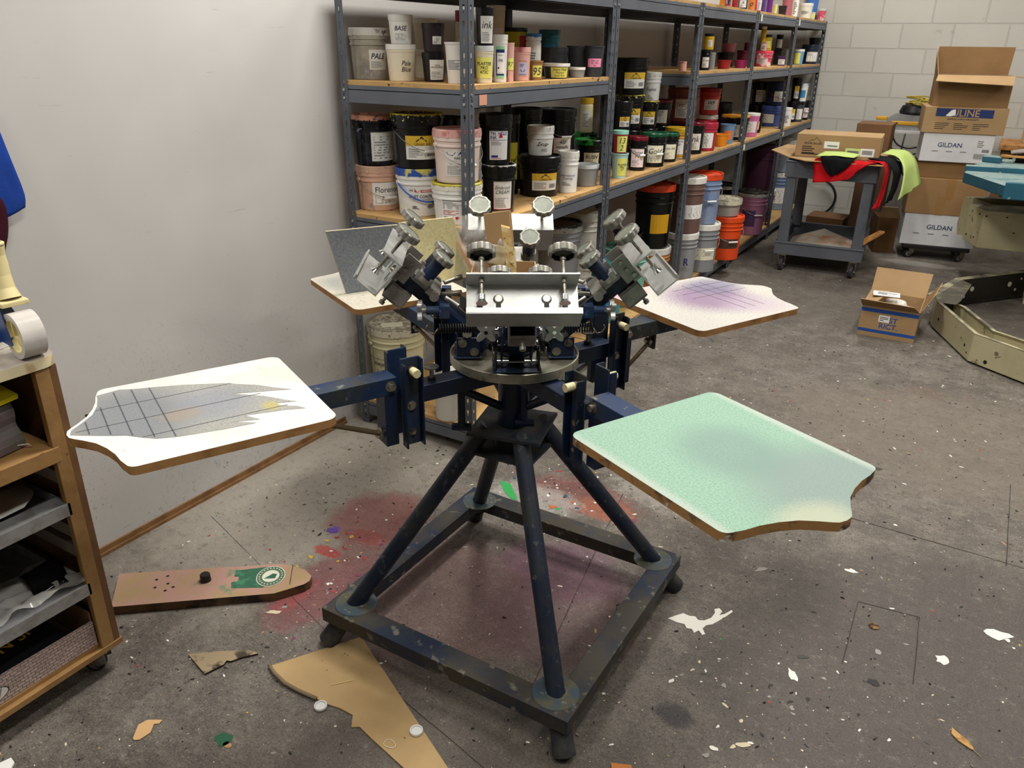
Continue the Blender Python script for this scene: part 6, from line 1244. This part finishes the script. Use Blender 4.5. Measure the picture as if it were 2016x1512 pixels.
sheet('paper_sheet',[[(-1.99,.55,.553),(-1.98,.86,.553)],[(-1.90,.52,.556),(-1.90,.86,.554)],[(-1.845,.50,.5535),(-1.85,.80,.5535)]],mat('#c9c6c0',.3,name='glossy_sheet'),'glossy pale sheet lying in the upper metal tray','sheet',.003,5,1,th=.001)
crumple('plastic_bag',(-1.97,.60,.315),(.16,.03,.0),(.02,.25,.01),16,20,.014,plast,'crumpled clear plastic bag in the lower metal tray','bag',8)
sheet('black_bag',[[(-1.93,.78,.325),(-1.93,.86,.33)],[(-1.88,.77,.345),(-1.87,.86,.345)],[(-1.83,.76,.315),(-1.82,.845,.318)]],mat('#0a0a0c',.15,name='glossy_black_film'),'glossy black bag lying in the lower metal tray','bag',.012,9,4,th=.004)
wb=thing('patterned_box','shallow box with woven reed pattern on the bottom board of the cabinet','box',(-1.80,.865,.105),-.02)
wv=NT('woven_reed_print'); o=wv.coord('Object',(1,1,1)); sp=wv.nd('ShaderNodeSeparateXYZ'); wv.ln(o,sp.inputs[0]); cbn=wv.nd('ShaderNodeCombineXYZ'); wv.ln(sp.outputs[1],cbn.inputs[0]); wv.ln(sp.outputs[2],cbn.inputs[1])
brk=wv.nd('ShaderNodeTexBrick'); wv.ln(cbn.outputs[0],brk.inputs['Vector'])
for k_,v_ in (('Scale',1),('Mortar Size',.0008),('Brick Width',.018),('Row Height',.0085)): brk.inputs[k_].default_value=v_
brk.inputs['Color1'].default_value=lin('#cdbdb6'); brk.inputs['Color2'].default_value=lin('#b5a29b'); brk.inputs['Mortar'].default_value=lin('#5b463f')
wvm=wv.fin(wv.mix(wv.math('MULTIPLY',wv.ramp(wv.noise(wv.coord('Object',(1,60,260)),3,3),.45,.6),.6),brk.outputs['Color'],'#7d6259'),.6)
m=MB(); m.b2((-.004,-.40,0),(0,0,.078),wvm); m.b2((-.25,-.004,0),(-.004,0,.105),mat('#8b6a4a',.7,name='box_side')); m.b2((-.25,-.40,0),(-.004,-.004,.004),wvm); m.build('body',wb)
m=MB(); sf=flat_surf((.0,-.30,.032),(0,1,0),(0,0,1)); put_poly(m,sf,[(.075*math.cos(a*PI/14),.026*math.sin(a*PI/14)) for a in range(28)],kk,.0004); put_poly(m,sf,[(.072*math.cos(a*PI/14),.024*math.sin(a*PI/14)) for a in range(28)],mat('#d9d4cc',.6,name='oval_label'),.0008); put_text(m,sf,'Girl',.03,0,.06,.03,gk,.0012,.4); m.build('oval_label',wb)
bs=sheet('shirt',[[(-1.99,.50,.19),(-1.99,.66,.20),(-1.99,.80,.195)],[(-1.90,.48,.175),(-1.90,.66,.185),(-1.90,.80,.18)],[(-1.812,.50,.150),(-1.812,.66,.158),(-1.812,.80,.160)]],fab('#0b0b0d'),'black shirt with gold lettering folded in the patterned box','shirt',.004,6,3,th=.006)
m=MB(); sf=flat_surf((-1.885,.66,.187),(-.15,1,.0),(-.98,-.15,.16)); gd_=mat('#c9951a',.6,name='gold_print'); put_text(m,sf,'DN SI',.03,0,.13,.035,gd_,.004); put_poly(m,sf,[(-.10+.04*math.cos(a*PI/7),-.02+.03*math.sin(a*PI/7)) for a in range(14)],gd_,.004)
m.build('lettering',bs)
for i,(z,dx,a) in enumerate(((.0515,.012,.05),(.062,.0,.02))):
    m=MB(Matrix.Rotation(a,4,'Z')); m.b2((-.30,-.62,0),(dx+.005,.02,.009),wd); 
    # sheets of board slid under the cabinet bottom
# ------------------------------------------------------------------ things on the floor
pk=mat('#b08a7c',.75,0,'#a58c66',7,.42,.58,c3='#6f8568',sc3=9,lo3=.64,hi3=.70,name='stained_plank_top',bump=60)
pkl=MB(); ol=[(-2.13,1.14),(-2.005,1.025),(-1.636,1.330),(-1.612,1.372),(-1.590,1.412),(-1.588,1.434),(-1.600,1.455),(-1.640,1.468),(-1.702,1.460),(-1.734,1.446)]
ang=math.atan2(.305,.37)
pe=mat('#6d553a',.8,0,'#2a211a',9,.45,.6,name='dark_plank_edge')
pkl.prism(ol,.0,.028,pk,pe)
pl_=thing('sleeve_board','long narrow pink and tan print board lying on the floor','board',(0,0,.0015)); pkl.build('board',pl_,bevel=.002)
m=MB(); sf=flat_surf((-1.72,1.375,.0283),(math.cos(ang),math.sin(ang),0),(-math.sin(ang),math.cos(ang),0)); gn=mat('#2c5f47',.7,0,'#3f7a5a',30,.5,.6,name='green_ink_print'); wp=mat('#d9d5c4',.7,name='white_ink_print')
put_poly(m,sf,[(-.10,-.045),(-.045,-.05),(.0,-.055),(.0,.052),(-.03,.05),(-.10,.045),(-.10,.015),(-.085,.012),(-.085,-.012),(-.105,-.015)],gn,.0006)
put_poly(m,sf,[(.045*math.cos(a*PI/16)+.015,.052*math.sin(a*PI/16)) for a in range(32)],wp,.0009); put_poly(m,sf,[(.0425*math.cos(a*PI/16)+.015,.0495*math.sin(a*PI/16)) for a in range(32)],mat('#4a6b52',.7,name='worn_green_print'),.0012)
for a in range(22): 
    aa=a*2*PI/22; x_,y_=.0355*math.cos(aa)+.015,.0415*math.sin(aa); put_rect(m,sf,x_-.0022,y_-.0022,x_+.0022,y_+.0022,wp,.0015)
put_poly(m,sf,[(.027*math.cos(a*PI/12)+.015,.031*math.sin(a*PI/12)) for a in range(24)],wp,.0015); put_poly(m,sf,[(-.006,-.012),(.02,.012),(.034,.008),(.03,-.014)],gn,.0018)
for x_,y_ in ((-.34,.03),(-.31,.045),(-.335,-.01),(-.30,.005),(-.30,-.03),(-.28,-.015)): put_poly(m,sf,[(x_+.005*math.cos(a*PI/5),y_+.004*math.sin(a*PI/5)) for a in range(10)],hm,.0006)
put_rect(m,sf,.078,-.05,.080,.052,hm,.0006); m.build('printing',pl_)
m=MB(); m.lathe([(.017,0),(.0155,.022),(.014,.024),(0,.024)],black,28); m.build('rubber_plug',loc=(-1.868,1.262,.0296),label='black rubber plug standing on the narrow print board on the floor',cat='plug')
tri=[(-1.436,1.118),(-1.30,1.340),(-1.278,1.334),(-.80,1.095),(-.835,1.060),(-.906,1.048),(-1.03,1.075),(-1.082,1.088),(-1.098,1.076),(-1.122,1.108),(-1.165,1.108),(-1.213,1.099),(-1.262,1.101),(-1.30,1.094),(-1.345,1.094),(-1.38,1.104)]
tc=mat('#b09468',.8,0,'#a0855a',5,.4,.7,c3='#4a3a2a',sc3=40,lo3=.70,hi3=.74,name='floor_cardboard')
m=MB(); m.prism(tri,.0012,.0052,tc,card); m.build('cardboard_scrap',label='large torn triangular sheet of tan cardboard on the floor under the press corner',cat='cardboard')
m=MB(); m.tube([(-1.437,1.119,.008),(-1.40,1.103,.012),(-1.35,1.092,.010),(-1.30,1.092,.009),(-1.24,1.098,.007)],.0055,mat('#7b6b55',.9,name='torn_edge'),6); m.build('torn_strip',label='curled grey torn paper edge along the left side of the triangular cardboard',cat='paper')
cp='clear round plastic caps'
cpm=mat('#d3d4d1',.25,name='clear_plastic_cap')
for (x,y,z,lb) in ((-1.213,1.086,.0022,'clear round cap at the left torn edge of the triangular cardboard'),(-.948,1.150,.0058,'clear round cap on the right part of the triangular cardboard')):
    m=MB(); m.lathe([(.0165,0),(.0175,.003),(.0165,.0075),(.0135,.0075),(.0125,.004),(0,.004)],cpm,28); o=m.build('bottle_cap',loc=(x,y,z)); tag(o,lb,'cap',cp)
m=MB(); m.tube([(-.985+.016*math.cos(a)*(1+.3*math.cos(a)),1.085+.011*math.sin(a),.0066) for a in [2*PI*i/24 for i in range(24)]],.0009,mat('#e2d9c4',.5,name='rubber'),5,closed=True); m.build('rubber_band',label='pale rubber band on the lower tip of the triangular cardboard',cat='rubber band')
m=MB(); m.cyl((-1.24,1.155,.0068),(-1.20,1.20,.0068),.0012,mat('#d9bf86',.7,name='toothpick'),n=8); m.build('toothpick',label='thin wooden pick lying on the triangular cardboard',cat='stick')
m=MB(); m.prism([(-1.665,1.030),(-1.60,1.085),(-1.524,1.136),(-1.500,1.136),(-1.528,1.100),(-1.541,1.075),(-1.553,1.070),(-1.548,1.055),(-1.563,1.004)],.0014,.0065,mat('#97866a',.9,0,'#3d352a',18,.5,.6,name='dirty_scrap'),mat('#2e261f',.9,name='scrap_edge')); m.build('dirty_scrap',label='small dirty torn board scrap on the floor left of the triangular cardboard',cat='scrap')
m=MB(); m.prism([(-1.540,.766),(-1.566,.800),(-1.560,.822),(-1.545,.832),(-1.527,.842),(-1.524,.830),(-1.534,.822),(-1.518,.800),(-1.522,.772),(-1.532,.764)],.0014,.0030,mat('#c9a373',.8,name='tan_paper'),card); m.build('paper_scrap',label='small tan paper scrap on the floor below the dirty board scrap',cat='paper')
m=MB(); m.prism([(.215,1.885),(.232,1.872),(.252,1.862),(.262,1.848),(.268,1.835),(.262,1.833),(.250,1.838),(.232,1.846),(.216,1.862)],.0014,.004,mat('#b98f52',.7,0,'#8d6433',30,.5,.6,name='dry_leaf'),card); m.cyl((.264,1.836,.003),(.285,1.820,.002),.001,card,n=6); m.build('dry_leaf',label='small dry tan leaf on the floor at the lower right',cat='leaf')
m=MB(); m.prism([(-.49,1.325),(-.445,1.345),(-.425,1.315),(-.47,1.29)],.0014,.003,mat('#c47a3c',.8,name='orange_card'),card); m.build('card_scrap',label='orange card scrap at the bottom edge beside the front foot',cat='scrap')
m=MB(); m.prism([(-1.76,.50),(-1.735,.575),(-1.715,.572),(-1.69,.54),(-1.70,.49)],.0014,.006,paper,paper); m.build('white_scrap',label='white card scrap at the bottom left corner of the floor',cat='scrap')
m=MB(); m.lathe([(0,0),(.016,.001),(.013,.003),(0,.0035)],mat('#3a2a1a',.9,0,'#8a6a44',60,.45,.6,name='debris_cup'),14); m.build('round_plug',loc=(-.015,2.196,.0014),label='brown debris filled round hole in the concrete at lower right',cat='plug')
